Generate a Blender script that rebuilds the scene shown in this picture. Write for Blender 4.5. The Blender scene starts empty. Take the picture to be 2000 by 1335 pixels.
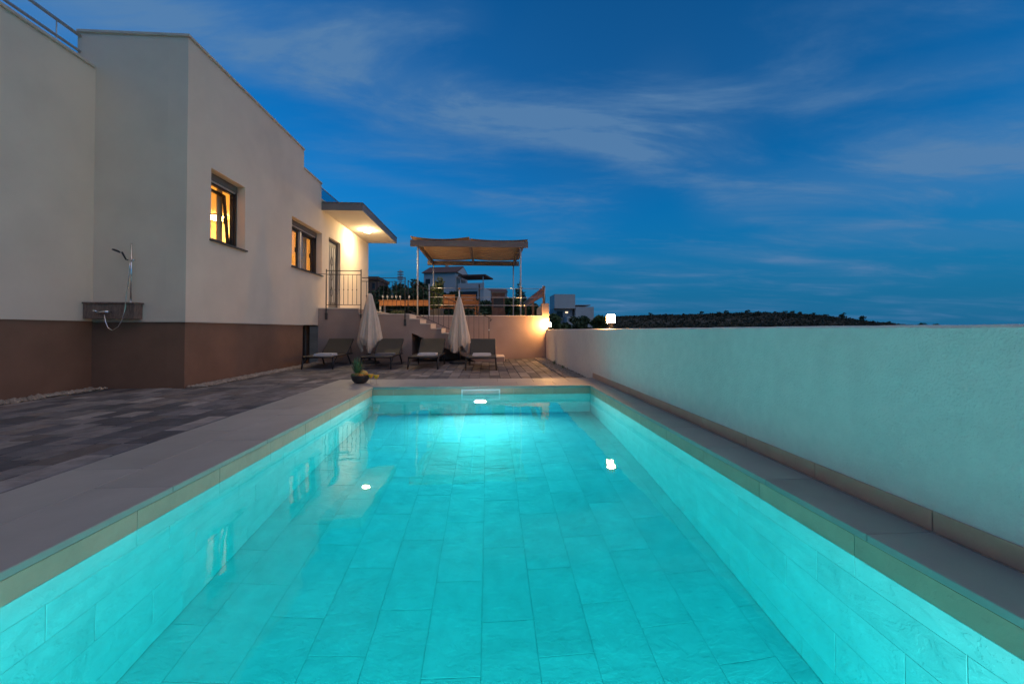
import bpy, math, random
from mathutils import Vector, Matrix
random.seed(7)
R = math.radians
S = bpy.context.scene
C = S.collection

# ------------------------------------------------------------------ camera
EYE = 0.85
FPX = 778.0                       # focal length in pixels of the 2000 px wide photograph
YAW, PITCH = math.atan(48 / FPX), R(0.8)
cam = bpy.data.cameras.new('camera'); cam.sensor_width = 36; cam.lens = 36 * FPX / 2000
cam.clip_start = 0.05; cam.clip_end = 20000
SHY = 34.0 / 2000                 # the horizon sits a little above the middle of the frame
cam.shift_y = -SHY
co = bpy.data.objects.new('camera', cam); C.objects.link(co)
co.location = (0, 0, EYE); co.rotation_euler = (R(90) + PITCH, 0, -YAW)
S.camera = co
CM = Matrix.Rotation(-YAW, 3, 'Z') @ Matrix.Rotation(R(90) + PITCH, 3, 'X')

def U(px, py, X=None, Y=None, Z=None):
    """point of the plane X=, Y= or Z= seen at photograph pixel (px, py)"""
    d = CM @ Vector(((px - 1000) / FPX, -(py - 667.5) / FPX - SHY * 2000 / FPX, -1))
    t = X / d.x if X is not None else (Y / d.y if Y is not None else (Z - EYE) / d.z)
    return Vector((0, 0, EYE)) + d * t

# ------------------------------------------------------------------ light
K = 0.1                            # sky strength; every lamp below is given relative to it
EXPO = math.log2(1 / K)
S.view_settings.view_transform = 'Standard'; S.view_settings.look = 'None'
S.view_settings.exposure = EXPO; S.view_settings.gamma = 1.0
S.view_settings.use_curve_mapping = False
SUN_ROT, SUN_EL = 125, 1.0
world = bpy.data.worlds.new('World'); S.world = world; world.use_nodes = True
def build_world():
    nt = world.node_tree; N = nt.nodes; L = nt.links
    bg = N['Background']; bg.inputs[1].default_value = K
    sk = N.new('ShaderNodeTexSky'); sk.sky_type = 'NISHITA'; sk.sun_disc = False
    sk.sun_elevation = R(SUN_EL); sk.sun_rotation = R(SUN_ROT)
    sk.ozone_density = 4.4; sk.altitude = 1200; sk.dust_density = 0.6
    tc = N.new('ShaderNodeTexCoord')
    # clouds lie on one flat layer: direction / height above the horizon
    sep = N.new('ShaderNodeSeparateXYZ'); L.new(tc.outputs['Generated'], sep.inputs[0])
    def m(op, a, b=None, c=None):
        n = N.new('ShaderNodeMath'); n.operation = op
        for i, v in enumerate((a, b, c)):
            if v is None: continue
            if isinstance(v, (int, float)): n.inputs[i].default_value = v
            else: L.new(v, n.inputs[i])
        return n.outputs[0]
    zc = m('ADD', m('MAXIMUM', sep.outputs[2], 0.0), 0.10)
    u = m('DIVIDE', sep.outputs[0], zc); v = m('DIVIDE', sep.outputs[1], zc)
    cb = N.new('ShaderNodeCombineXYZ'); L.new(u, cb.inputs[0]); L.new(v, cb.inputs[1])
    def noise(scale, detail, rough, loc, sc, rot, dist=0.0):
        mp = N.new('ShaderNodeMapping'); L.new(cb.outputs[0], mp.inputs[0])
        mp.inputs['Location'].default_value = loc; mp.inputs['Scale'].default_value = sc
        mp.inputs['Rotation'].default_value = (0, 0, rot)
        n = N.new('ShaderNodeTexNoise'); L.new(mp.outputs[0], n.inputs['Vector'])
        n.inputs['Scale'].default_value = scale; n.inputs['Detail'].default_value = detail
        n.inputs['Roughness'].default_value = rough; n.inputs['Distortion'].default_value = dist
        return n.outputs[0]
    def ramp(x, a, b):
        n = N.new('ShaderNodeMapRange'); n.interpolation_type = 'SMOOTHSTEP'; L.new(x, n.inputs[0])
        n.inputs[1].default_value = a; n.inputs[2].default_value = b
        return n.outputs[0]
    big = ramp(noise(0.55, 3, 0.5, (3.1, 1.7, 0), (1, 0.8, 1), R(-20)), 0.40, 0.66)
    wisp = ramp(noise(1.1, 7, 0.62, (0.4, 5.2, 0), (0.75, 1.9, 1), R(-24), 0.5), 0.40, 0.78)
    fine = ramp(noise(3.2, 5, 0.65, (7.3, 2.2, 0), (0.7, 2.0, 1), R(-12), 0.4), 0.42, 0.80)
    cl = m('ADD', m('MULTIPLY', big, m('ADD', m('MULTIPLY', wisp, 0.62), 0.06)), m('MULTIPLY', m('MULTIPLY', wisp, fine), 0.40))
    # long cirrus streaks: start, end, half width and weight on the cloud layer
    warp = m('SUBTRACT', noise(0.9, 5, 0.55, (2.2, 9.1, 0), (1, 1, 1), 0), 0.5)
    for (ax, ay), (bx, by), w, k in (((-1.25, 1.00), (0.98, 1.80), .17, .75), ((-0.85, 1.92), (0.36, 2.50), .13, .50), ((1.25, 2.25), (2.6, 1.35), .46, .80),
                                     ((1.5, 3.15), (3.6, 3.25), .16, .50), ((1.12, 1.38), (1.70, 0.98), .10, .40), ((-0.55, 1.16), (-0.02, 1.06), .06, .45),
                                     ((-0.6, 4.2), (1.2, 4.6), .22, .28), ((0.4, 6.0), (4.5, 5.2), .35, .30), ((-2.0, -1.0), (1.2, -1.9), .40, .5), ((-1.0, 3.0), (1.5, 3.6), .20, .42), ((2.0, 2.7), (4.2, 2.1), .28, .5), ((0.5, 1.25), (1.25, 1.75), .10, .35)):
        l = math.hypot(bx - ax, by - ay); dx, dy = (bx - ax) / l, (by - ay) / l
        al = m('ADD', m('MULTIPLY', m('SUBTRACT', u, ax), dx), m('MULTIPLY', m('SUBTRACT', v, ay), dy))
        ac = m('ADD', m('MULTIPLY', m('SUBTRACT', u, ax), -dy), m('MULTIPLY', m('SUBTRACT', v, ay), dx))
        ac = m('ABSOLUTE', m('MULTIPLY_ADD', warp, 1.6 * w + .25, ac))
        mk = m('MULTIPLY', m('SUBTRACT', 1.0, ramp(ac, 0.0, w * 1.5)), m('MULTIPLY', ramp(al, -.12 * l, .2 * l), m('SUBTRACT', 1.0, ramp(al, .75 * l, 1.15 * l))))
        cl = m('ADD', cl, m('MULTIPLY', mk, m('MULTIPLY', m('MULTIPLY_ADD', wisp, 1.45, .34), k)))
    cl = m('MINIMUM', cl, 0.80)
    # cloud colour: slate blue away from the afterglow, warm towards it
    az = R(SUN_ROT)
    sd = N.new('ShaderNodeVectorMath'); sd.operation = 'DOT_PRODUCT'; L.new(tc.outputs['Generated'], sd.inputs[0])
    sd.inputs[1].default_value = (math.sin(az), math.cos(az), 0.0)
    glow = ramp(sd.outputs['Value'], 0.30, 1.0)
    cc = N.new('ShaderNodeMix'); cc.data_type = 'RGBA'; L.new(glow, cc.inputs[0])
    cc.inputs[6].default_value = (0.105, 0.225, 0.41, 1); cc.inputs[7].default_value = (0.34, 0.30, 0.32, 1)
    tint = N.new('ShaderNodeMix'); tint.data_type = 'RGBA'; tint.blend_type = 'MULTIPLY'; tint.inputs[0].default_value = 1
    L.new(sk.outputs[0], tint.inputs[6]); tint.inputs[7].default_value = (0.05, 0.58, 0.57, 1)
    mx = N.new('ShaderNodeMix'); mx.data_type = 'RGBA'; L.new(cl, mx.inputs[0])
    L.new(tint.outputs[2], mx.inputs[6]); L.new(cc.outputs[2], mx.inputs[7])
    # a low bank of cloud greys the sky towards the horizon
    bk = N.new('ShaderNodeMix'); bk.data_type = 'RGBA'
    L.new(m('MULTIPLY', m('SUBTRACT', 1.0, ramp(sep.outputs[2], 0.02, 0.34)), .88), bk.inputs[0])
    L.new(mx.outputs[2], bk.inputs[6])
    hz = N.new('ShaderNodeMix'); hz.data_type = 'RGBA'; L.new(m('MULTIPLY', cl, .75), hz.inputs[0])
    hz.inputs[6].default_value = (0.010, 0.125, 0.320, 1); hz.inputs[7].default_value = (0.11, 0.23, 0.43, 1)
    L.new(hz.outputs[2], bk.inputs[7])
    L.new(bk.outputs[2], bg.inputs[0])
build_world()
sl = bpy.data.lights.new('sun', 'SUN'); sl.energy = 0.70 * K; sl.angle = R(80); sl.color = (1.0, 0.69, 0.38)
so = bpy.data.objects.new('sun', sl); C.objects.link(so)
_a, _e = R(SUN_ROT), R(58)   # dull light of the clouded evening sky: no hard shadow
so.rotation_euler = Vector((-math.sin(_a) * math.cos(_e), -math.cos(_a) * math.cos(_e), -math.sin(_e))).to_track_quat('-Z', 'Y').to_euler()

cy = S.cycles
cy.use_denoising = True; cy.denoiser = 'OPENIMAGEDENOISE'
cy.max_bounces = 9; cy.diffuse_bounces = 4; cy.glossy_bounces = 4; cy.transmission_bounces = 8
cy.transparent_max_bounces = 12; cy.volume_bounces = 0
cy.sample_clamp_indirect = 3.0 * K; cy.sample_clamp_direct = 0; cy.blur_glossy = 0.6
cy.use_adaptive_sampling = True; cy.adaptive_threshold = 0.012

# ------------------------------------------------------------------ materials
M = {}
def mat(name, base, rough=0.7, var=0.12, vscale=6.0, bump=0.0, bscale=40.0, rnd=0.0, spec=0.4, metal=0.0,
        base2=None, coat=0.0, stretch=(1, 1, 1), rvar=0.0, bdist=0.01, dirt=0.0):
    m = bpy.data.materials.new(name); m.use_nodes = True
    nt = m.node_tree; N = nt.nodes; L = nt.links; b = N['Principled BSDF']
    b.inputs['Roughness'].default_value = rough; b.inputs['Metallic'].default_value = metal
    b.inputs['Specular IOR Level'].default_value = spec; b.inputs['Coat Weight'].default_value = coat
    tc = N.new('ShaderNodeTexCoord'); mp = N.new('ShaderNodeMapping'); L.new(tc.outputs['Object'], mp.inputs[0])
    mp.inputs['Scale'].default_value = stretch
    oi = N.new('ShaderNodeObjectInfo')
    off = N.new('ShaderNodeVectorMath'); off.operation = 'MULTIPLY_ADD'
    off.inputs[0].default_value = (37, 91, 53)
    L.new(oi.outputs['Random'], off.inputs[1]); L.new(mp.outputs[0], off.inputs[2])
    n = N.new('ShaderNodeTexNoise'); n.inputs['Scale'].default_value = vscale; n.inputs['Detail'].default_value = 6
    n.inputs['Roughness'].default_value = 0.62; L.new(off.outputs[0], n.inputs['Vector'])
    mx = N.new('ShaderNodeMix'); mx.data_type = 'RGBA'
    c1 = tuple(base); c2 = tuple(base2) if base2 else tuple(base)
    mx.inputs[6].default_value = tuple(v * (1 - var) for v in c1) + (1,)
    mx.inputs[7].default_value = tuple(min(1, v * (1 + var)) for v in c2) + (1,)
    mr = N.new('ShaderNodeMapRange'); mr.inputs[1].default_value = 0.3; mr.inputs[2].default_value = 0.7
    L.new(n.outputs[0], mr.inputs[0]); L.new(mr.outputs[0], mx.inputs[0])
    col = mx.outputs[2]
    if rnd:
        hsv = N.new('ShaderNodeHueSaturation'); L.new(col, hsv.inputs['Color'])
        r2 = N.new('ShaderNodeMapRange'); L.new(oi.outputs['Random'], r2.inputs[0])
        r2.inputs[3].default_value = 1 - rnd; r2.inputs[4].default_value = 1 + rnd
        L.new(r2.outputs[0], hsv.inputs['Value']); col = hsv.outputs[0]
    if dirt:
        dn = N.new('ShaderNodeTexNoise'); dn.inputs['Scale'].default_value = 0.9; dn.inputs['Detail'].default_value = 8
        L.new(tc.outputs['Object'], dn.inputs['Vector'])
        dr = N.new('ShaderNodeMapRange'); L.new(dn.outputs[0], dr.inputs[0])
        dr.inputs[1].default_value = 0.45; dr.inputs[2].default_value = 0.75; dr.inputs[3].default_value = 1; dr.inputs[4].default_value = 1 - dirt
        dm = N.new('ShaderNodeMix'); dm.data_type = 'RGBA'; dm.blend_type = 'MULTIPLY'; dm.inputs[0].default_value = 1
        L.new(col, dm.inputs[6]); L.new(dr.outputs[0], dm.inputs[7]); col = dm.outputs[2]
    L.new(col, b.inputs['Base Color'])
    if rvar:
        rr = N.new('ShaderNodeMapRange'); L.new(n.outputs[0], rr.inputs[0]); rr.inputs[1].default_value = 0.3; rr.inputs[2].default_value = 0.7
        rr.inputs[3].default_value = max(0.03, rough - rvar); rr.inputs[4].default_value = min(1, rough + rvar); L.new(rr.outputs[0], b.inputs['Roughness'])
    if bump:
        bn = N.new('ShaderNodeTexNoise'); bn.inputs['Scale'].default_value = bscale; bn.inputs['Detail'].default_value = 5
        L.new(off.outputs[0], bn.inputs['Vector'])
        bp = N.new('ShaderNodeBump'); bp.inputs['Strength'].default_value = bump; bp.inputs['Distance'].default_value = bdist
        L.new(bn.outputs[0], bp.inputs['Height']); L.new(bp.outputs[0], b.inputs['Normal'])
    M[name] = m
    return m
def emit(name, col, strength):
    m = bpy.data.materials.new(name); m.use_nodes = True
    b = m.node_tree.nodes['Principled BSDF']; b.inputs['Base Color'].default_value = (0.8, 0.8, 0.8, 1)
    b.inputs['Emission Color'].default_value = tuple(col) + (1,); b.inputs['Emission Strength'].default_value = strength
    M[name] = m
def glass(name, tint=(1, 1, 1), f=1.0, ior=1.5):
    """thin clear sheet: see-through with a mirror share that grows at grazing angles"""
    m = bpy.data.materials.new(name); m.use_nodes = True; nt = m.node_tree; N = nt.nodes; L = nt.links
    N.remove(N['Principled BSDF'])
    t = N.new('ShaderNodeBsdfTransparent'); t.inputs[0].default_value = tuple(tint) + (1,)
    g = N.new('ShaderNodeBsdfGlossy'); g.inputs['Roughness'].default_value = 0.01
    ge = N.new('ShaderNodeNewGeometry'); dt = N.new('ShaderNodeVectorMath'); dt.operation = 'DOT_PRODUCT'
    L.new(ge.outputs['Normal'], dt.inputs[0]); L.new(ge.outputs['Incoming'], dt.inputs[1])
    def mth(op, a, b):
        n = N.new('ShaderNodeMath'); n.operation = op
        for i, q in enumerate((a, b)):
            if isinstance(q, float): n.inputs[i].default_value = q
            elif q is not None: L.new(q, n.inputs[i])
        return n
    sc = mth('POWER', mth('SUBTRACT', 1.0, mth('ABSOLUTE', dt.outputs['Value'], None).outputs[0]).outputs[0], 5.0)
    mm = mth('MULTIPLY', mth('MULTIPLY_ADD', sc.outputs[0], 0.93).outputs[0], f); mm.inputs[0].links[0].from_node.inputs[2].default_value = 0.045
    mx = N.new('ShaderNodeMixShader'); L.new(mm.outputs[0], mx.inputs[0]); L.new(t.outputs[0], mx.inputs[1]); L.new(g.outputs[0], mx.inputs[2])
    L.new(mx.outputs[0], N['Material Output'].inputs[0]); M[name] = m
def slate(name, base, rough, relief, rnd=0.05):
    """riven stone-look tile: low ridges and fine cracks"""
    m = mat(name, base, rough, 0.10, 5.0, 0, rnd=rnd, spec=0.4)
    nt = m.node_tree; N = nt.nodes; L = nt.links; b = N['Principled BSDF']
    off = next(n for n in N if n.type == 'VECT_MATH')
    mp = N.new('ShaderNodeMapping'); mp.inputs['Scale'].default_value = (4.0, 7.5, 6.0); mp.inputs['Rotation'].default_value = (0, 0, 0.5)
    L.new(off.outputs[0], mp.inputs[0])
    a = N.new('ShaderNodeTexNoise'); a.inputs['Scale'].default_value = 1.0; a.inputs['Detail'].default_value = 7; a.inputs['Distortion'].default_value = 0.35
    a.inputs['Roughness'].default_value = 0.55; L.new(mp.outputs[0], a.inputs['Vector'])
    cr = N.new('ShaderNodeValToRGB'); L.new(a.outputs[0], cr.inputs[0])
    e = cr.color_ramp.elements; e[0].position = 0.36; e[1].position = 0.66
    for p, v in ((0.47, 0.30), (0.485, 0.52), (0.56, 0.60), (0.575, 0.78)):
        x = e.new(p); x.color = (v, v, v, 1)
    bp = N.new('ShaderNodeBump'); bp.inputs['Strength'].default_value = relief; bp.inputs['Distance'].default_value = 0.010
    L.new(cr.outputs[0], bp.inputs['Height']); L.new(bp.outputs[0], b.inputs['Normal'])

mat('stucco', (0.80, 0.67, 0.53), 0.9, 0.04, 1.3, 0.5, 120, spec=0.15, bdist=0.008, dirt=0.09)
mat('stucco_garden', (0.85, 0.80, 0.73), 0.9, 0.05, 9.0, 0.7, 90, spec=0.15, bdist=0.011, dirt=0.10)
mat('plinth', (0.25, 0.138, 0.090), 0.88, 0.08, 2.0, 0.4, 150, spec=0.2, bdist=0.005, dirt=0.15)
mat('retaining', (0.42, 0.305, 0.255), 0.88, 0.07, 1.6, 0.4, 140, spec=0.2, bdist=0.005, dirt=0.12)
mat('cap', (0.62, 0.54, 0.45), 0.6, 0.06, 3, 0.1, 80)
mat('limestone', (0.74, 0.63, 0.52), 0.7, 0.10, 5, 0.15, 60, rnd=0.06)
mat('coping', (0.345, 0.335, 0.30), 0.52, 0.10, 2.4, 0.12, 70, rnd=0.05, spec=0.45, stretch=(1, 1, 1), bdist=0.004)
mat('grout', (0.20, 0.19, 0.175), 0.9, 0.1, 12)
slate('pool_tile', (0.62, 0.63, 0.63), 0.5, 0.55)
slate('fascia_tile', (0.56, 0.37, 0.265), 0.45, 0.25)  # waterline copy of pool_tile, colour warmed to offset teal light from the pool
mat('pool_grout', (0.52, 0.53, 0.52), 0.9, 0.1, 12)
for i, c in enumerate(((0.14, 0.135, 0.14), (0.18, 0.168, 0.165), (0.088, 0.088, 0.096), (0.26, 0.24, 0.225), (0.155, 0.135, 0.125))):
    mat('paver_%d' % i, c, 0.72, 0.28, 9, 0.5, 90, rnd=0.22, spec=0.35, bdist=0.006)
mat('joint_sand', (0.05, 0.047, 0.045), 0.95, 0.2, 30)
mat('gravel', (0.34, 0.28, 0.22), 0.85, 0.45, 9, 0.3, 60)
mat('gravel_bed', (0.16, 0.13, 0.10), 0.95, 0.3, 20, 0.6, 60)
mat('black_metal', (0.018, 0.018, 0.02), 0.45, 0.1, 10, spec=0.5)
mat('iron', (0.055, 0.048, 0.045), 0.55, 0.2, 30, spec=0.5)
mat('steel', (0.55, 0.55, 0.56), 0.28, 0.05, 20, metal=1.0)
mat('galvanised', (0.60, 0.60, 0.60), 0.45, 0.08, 10, metal=0.6)
mat('chrome', (0.75, 0.75, 0.76), 0.12, 0.02, 10, metal=1.0)
mat('anthracite', (0.035, 0.033, 0.033), 0.4, 0.1, 8, spec=0.5)
mat('frame_grey', (0.16, 0.145, 0.13), 0.45, 0.1, 8)
mat('pale_frame', (0.50, 0.47, 0.43), 0.5, 0.05, 8)
mat('fascia_metal', (0.20, 0.19, 0.18), 0.5, 0.06, 5)
mat('soffit', (0.72, 0.66, 0.56), 0.85, 0.03, 3, 0.1, 60)
mat('granite', (0.19, 0.13, 0.105), 0.35, 0.45, 28, 0.05, 80, stretch=(2, 2, 0.4))
mat('sling', (0.07, 0.062, 0.045), 0.75, 0.12, 60, 0.5, 320, bdist=0.003)
mat('towel', (0.62, 0.61, 0.62), 0.95, 0.05, 20, 0.8, 260, bdist=0.004)
mat('towel_grey', (0.16, 0.155, 0.165), 0.95, 0.08, 20, 0.8, 260, bdist=0.004)
mat('parasol_cloth', (0.64, 0.53, 0.43), 0.9, 0.06, 6, 0.4, 200, bdist=0.003)
mat('rubber', (0.03, 0.03, 0.032), 0.7, 0.15, 12, 0.2, 50)
mat('wood', (0.42, 0.17, 0.06), 0.5, 0.30, 5, 0.3, 40, rnd=0.18, stretch=(1, 1, 6), bdist=0.004)
mat('wood_x', (0.44, 0.18, 0.065), 0.5, 0.30, 5, 0.3, 40, rnd=0.18, stretch=(0.6, 6, 6), bdist=0.004)
mat('shade_cloth', (0.60, 0.41, 0.24), 0.9, 0.22, 7, 0.5, 60, stretch=(1, 7, 1))
mat('pergola_beam', (0.23, 0.18, 0.155), 0.6, 0.08, 6)
mat('white_plastic', (0.78, 0.79, 0.78), 0.35, 0.02, 10)
mat('interior', (0.80, 0.66, 0.42), 0.9, 0.03, 2)
mat('curtain', (0.62, 0.55, 0.45), 0.9, 0.05, 10)
mat('ceramic_dark', (0.045, 0.037, 0.033), 0.3, 0.25, 14, 0.3, 40)
mat('pineapple', (0.32, 0.21, 0.06), 0.55, 0.35, 60, 0.8, 50)
mat('pineapple_leaf', (0.085, 0.17, 0.075), 0.5, 0.3, 30)
mat('melon', (0.50, 0.33, 0.08), 0.5, 0.15, 20)
mat('orange_fruit', (0.60, 0.22, 0.025), 0.45, 0.12, 30, 0.3, 200)
mat('drink', (0.85, 0.42, 0.02), 0.15, 0.05, 10)
mat('foliage_dark', (0.040, 0.060, 0.028), 0.6, 0.5, 1.2, base2=(0.07, 0.10, 0.045), spec=0.2)
mat('foliage_mid', (0.055, 0.085, 0.035), 0.6, 0.5, 1.5, base2=(0.10, 0.14, 0.05), spec=0.2)
mat('foliage_plant', (0.075, 0.125, 0.05), 0.55, 0.4, 6, base2=(0.15, 0.19, 0.07))
mat('bark', (0.09, 0.07, 0.055), 0.9, 0.3, 10, 0.5, 30)
mat('scrub', (0.055, 0.058, 0.038), 0.9, 0.5, 0.25, base2=(0.085, 0.075, 0.05), spec=0.1)
mat('earth', (0.075, 0.068, 0.046), 0.95, 0.45, 0.15, base2=(0.11, 0.09, 0.06), spec=0.1)
mat('far_white', (0.50, 0.50, 0.50), 0.9, 0.04, 0.5)
mat('far_cream', (0.55, 0.53, 0.50), 0.9, 0.04, 0.5)
mat('far_grey', (0.36, 0.35, 0.35), 0.9, 0.05, 0.5)
mat('far_roof', (0.15, 0.085, 0.065), 0.85, 0.2, 2, 0.3, 8)
mat('far_dark', (0.03, 0.03, 0.033), 0.3, 0.1, 2)
mat('brickwork', (0.15, 0.085, 0.065), 0.9, 0.25, 8, 0.4, 30)
mat('terrace_stone', (0.50, 0.44, 0.37), 0.75, 0.12, 3, 0.2, 40)
mat('soil', (0.05, 0.04, 0.03), 0.95, 0.3, 20, 0.5, 40)
WARM = (1.0, 0.50, 0.15)
emit('lamp_glow', WARM, 800 * K)
emit('canopy_glow', (1.0, 0.72, 0.38), 640 * K)
emit('room_glow', (1.0, 0.56, 0.17), 170 * K)
emit('pool_glow', (2.7, 0.97, 0.92), 980 * K)
emit('far_window', (1.0, 0.75, 0.45), 1.6 * K)
glass('pane', (0.90, 0.90, 0.88), 1.3)
glass('clear_glass', (0.97, 0.97, 0.97), 1.2)
glass('rail_glass', (0.55, 0.66, 0.72), 2.2)

def water_mat():
    m = bpy.data.materials.new('pool_water'); m.use_nodes = True; nt = m.node_tree; N = nt.nodes; L = nt.links
    b = N['Principled BSDF']; b.inputs['Base Color'].default_value = (1, 1, 1, 1)
    b.inputs['Transmission Weight'].default_value = 1; b.inputs['IOR'].default_value = 1.33; b.inputs['Roughness'].default_value = 0.012
    tc = N.new('ShaderNodeTexCoord')
    n = N.new('ShaderNodeTexNoise'); n.inputs['Scale'].default_value = 2.6; n.inputs['Detail'].default_value = 2.5
    L.new(tc.outputs['Object'], n.inputs['Vector'])
    bp = N.new('ShaderNodeBump'); bp.inputs['Strength'].default_value = 0.07; bp.inputs['Distance'].default_value = 0.03
    L.new(n.outputs[0], bp.inputs['Height']); L.new(bp.outputs[0], b.inputs['Normal'])
    v = N.new('ShaderNodeVolumeAbsorption'); v.inputs['Color'].default_value = (0.0, 0.952, 0.966, 1); v.inputs['Density'].default_value = 1.08
    L.new(v.outputs[0], N['Material Output'].inputs['Volume']); M['pool_water'] = m
water_mat()

# ------------------------------------------------------------------ helpers
def wpos(o):
    v = Vector((0, 0, 0))
    while o: v += o.location; o = o.parent
    return v
def tag(o, label=None, cat=None, group=None, kind=None):
    if label: o['label'] = label
    if cat: o['category'] = cat
    if group: o['group'] = group
    if kind: o['kind'] = kind
    return o
def thing(name, loc, label, cat, group=None):
    o = bpy.data.objects.new(name, None); C.objects.link(o); o.location = loc; o.empty_display_size = 0.1
    return tag(o, label, cat, group)
def link(name, me, parent=None, loc=None):
    o = bpy.data.objects.new(name, me); C.objects.link(o)
    if parent:
        o.parent = parent
        o.location = (Vector(loc) if loc else Vector((0, 0, 0))) - wpos(parent)
    elif loc: o.location = loc
    return o
class MB:
    def __init__(s): s.v = []; s.f = []; s.smooth = False
    def box(s, x0, x1, y0, y1, z0, z1):
        i = len(s.v); s.v += [(x, y, z) for z in (z0, z1) for y in (y0, y1) for x in (x0, x1)]
        s.f += [tuple(i + k for k in q) for q in ((0, 2, 3, 1), (4, 5, 7, 6), (0, 1, 5, 4), (2, 6, 7, 3), (0, 4, 6, 2), (1, 3, 7, 5))]
        return s
    def cham(s, x0, x1, y0, y1, z0, z1, c):
        """box with its edges chamfered all round"""
        c = min(c, (x1 - x0) * .45, (y1 - y0) * .45, (z1 - z0) * .45)
        i = len(s.v); V = {}
        for X in (0, 1):
            for Y in (0, 1):
                for Z in (0, 1):
                    for a in range(3):
                        p = [(x0, x1)[X], (y0, y1)[Y], (z0, z1)[Z]]; sg = [(1, -1)[X], (1, -1)[Y], (1, -1)[Z]]
                        for k in range(3):
                            if k != a: p[k] += sg[k] * c
                        V[X, Y, Z, a] = len(s.v); s.v.append(tuple(p))
        def q(*a):
            s.f.append(tuple(a))
        for b in (0, 1):
            q(*[V[k] for k in ((b, 0, 0, 0), (b, 1, 0, 0), (b, 1, 1, 0), (b, 0, 1, 0))])
            q(*[V[k] for k in ((0, b, 0, 1), (1, b, 0, 1), (1, b, 1, 1), (0, b, 1, 1))])
            q(*[V[k] for k in ((0, 0, b, 2), (1, 0, b, 2), (1, 1, b, 2), (0, 1, b, 2))])
        for a in (0, 1):
            for b in (0, 1):
                q(V[a, b, 0, 0], V[a, b, 1, 0], V[a, b, 1, 1], V[a, b, 0, 1])
                q(V[a, 0, b, 0], V[a, 1, b, 0], V[a, 1, b, 2], V[a, 0, b, 2])
                q(V[0, a, b, 1], V[1, a, b, 1], V[1, a, b, 2], V[0, a, b, 2])
                for d in (0, 1): q(V[a, b, d, 0], V[a, b, d, 1], V[a, b, d, 2])
        s.fix = True
        return s
    def tube(s, pts, r, n=8, cap=True):
        pts = [Vector(p) for p in pts]; rs = r if isinstance(r, (list, tuple)) else [r] * len(pts)
        base = None; last = None
        up = None
        for k, p in enumerate(pts):
            d = (pts[min(k + 1, len(pts) - 1)] - pts[max(k - 1, 0)]).normalized()
            if up is None:
                up = Vector((0, 0, 1)) if abs(d.z) < 0.9 else Vector((1, 0, 0))
            a = (up - d * up.dot(d)); a = a.normalized() if a.length > 1e-6 else d.orthogonal().normalized()
            b = d.cross(a); up = a
            i = len(s.v)
            s.v += [tuple(p + (a * math.cos(t) + b * math.sin(t)) * rs[k]) for t in (2 * math.pi * (j + .5) / n for j in range(n))]
            if last is not None:
                s.f += [(last + j, last + (j + 1) % n, i + (j + 1) % n, i + j) for j in range(n)]
            else: base = i
            last = i
        if cap:
            s.f.append(tuple(base + j for j in reversed(range(n)))); s.f.append(tuple(last + j for j in range(n)))
        s.smooth = True
        return s
    def lathe(s, prof, c=(0, 0, 0), n=20, axis='z', cap=True):
        last = None; first = None; c = Vector(c)
        for r, h in prof:
            i = len(s.v)
            for j in range(n):
                t = 2 * math.pi * j / n; a, b = r * math.cos(t), r * math.sin(t)
                s.v.append(tuple(c + (Vector((a, b, h)) if axis == 'z' else (Vector((h, a, b)) if axis == 'x' else Vector((b, h, a))))))
            if last is not None: s.f += [(last + j, last + (j + 1) % n, i + (j + 1) % n, i + j) for j in range(n)]
            else: first = i
            last = i
        if cap: s.f.append(tuple(first + j for j in reversed(range(n)))); s.f.append(tuple(last + j for j in range(n)))
        s.smooth = True
        return s
    def poly(s, pts):
        i = len(s.v); s.v += [tuple(p) for p in pts]; s.f.append(tuple(range(i, i + len(pts)))); return s
    def prism(s, pts, axis, a0, a1):
        """outline in the two other axes, pushed from a0 to a1 along axis"""
        def P(u, w, a): return {'x': (a, u, w), 'y': (u, a, w), 'z': (u, w, a)}[axis]
        i = len(s.v); n = len(pts)
        s.v += [P(u, w, a0) for u, w in pts] + [P(u, w, a1) for u, w in pts]
        s.f += [tuple(range(i, i + n)), tuple(reversed(range(i + n, i + 2 * n)))]
        s.f += [(i + k, i + n + k, i + n + (k + 1) % n, i + (k + 1) % n) for k in range(n)]
        s.fix = True
        return s
    def mesh(s, name, mt):
        me = bpy.data.meshes.new(name); me.from_pydata(s.v, [], s.f); me.update()
        import bmesh
        b = bmesh.new(); b.from_mesh(me); 
        if len(b.faces) < 40000: bmesh.ops.recalc_face_normals(b, faces=b.faces)
        b.to_mesh(me); b.free()
        if s.smooth:
            for p in me.polygons: p.use_smooth = len(p.vertices) <= 4
        me.materials.append(M[mt])
        return me
    def build(s, name, mt, parent=None):
        return link(name, s.mesh(name, mt), parent)
def B(*a): return MB().box(*a)
def single(name, mb, mt, label, cat, group=None):
    return tag(mb.build(name, mt), label, cat, group)
def struct(name, mb, mt): return tag(mb.build(name, mt), kind='structure')
def copy_tree(o, parent=None):
    c = o.copy(); C.objects.link(c); c.parent = parent
    for ch in list(o.children): copy_tree(ch, c)
    return c
_pc = {}
def piece(name, parent, mt, x0, x1, y0, y1, z0, z1, c=0.0015):
    """one tile, slab, paver or board; alike pieces share their mesh"""
    d = tuple(round(v, 4) for v in (x1 - x0, y1 - y0, z1 - z0)); key = (mt, d, c)
    if key not in _pc:
        h = [v / 2 for v in d]
        _pc[key] = MB().cham(-h[0], h[0], -h[1], h[1], -h[2], h[2], c).mesh(name, mt)
    return link(name, _pc[key], parent, ((x0 + x1) / 2, (y0 + y1) / 2, (z0 + z1) / 2))
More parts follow.
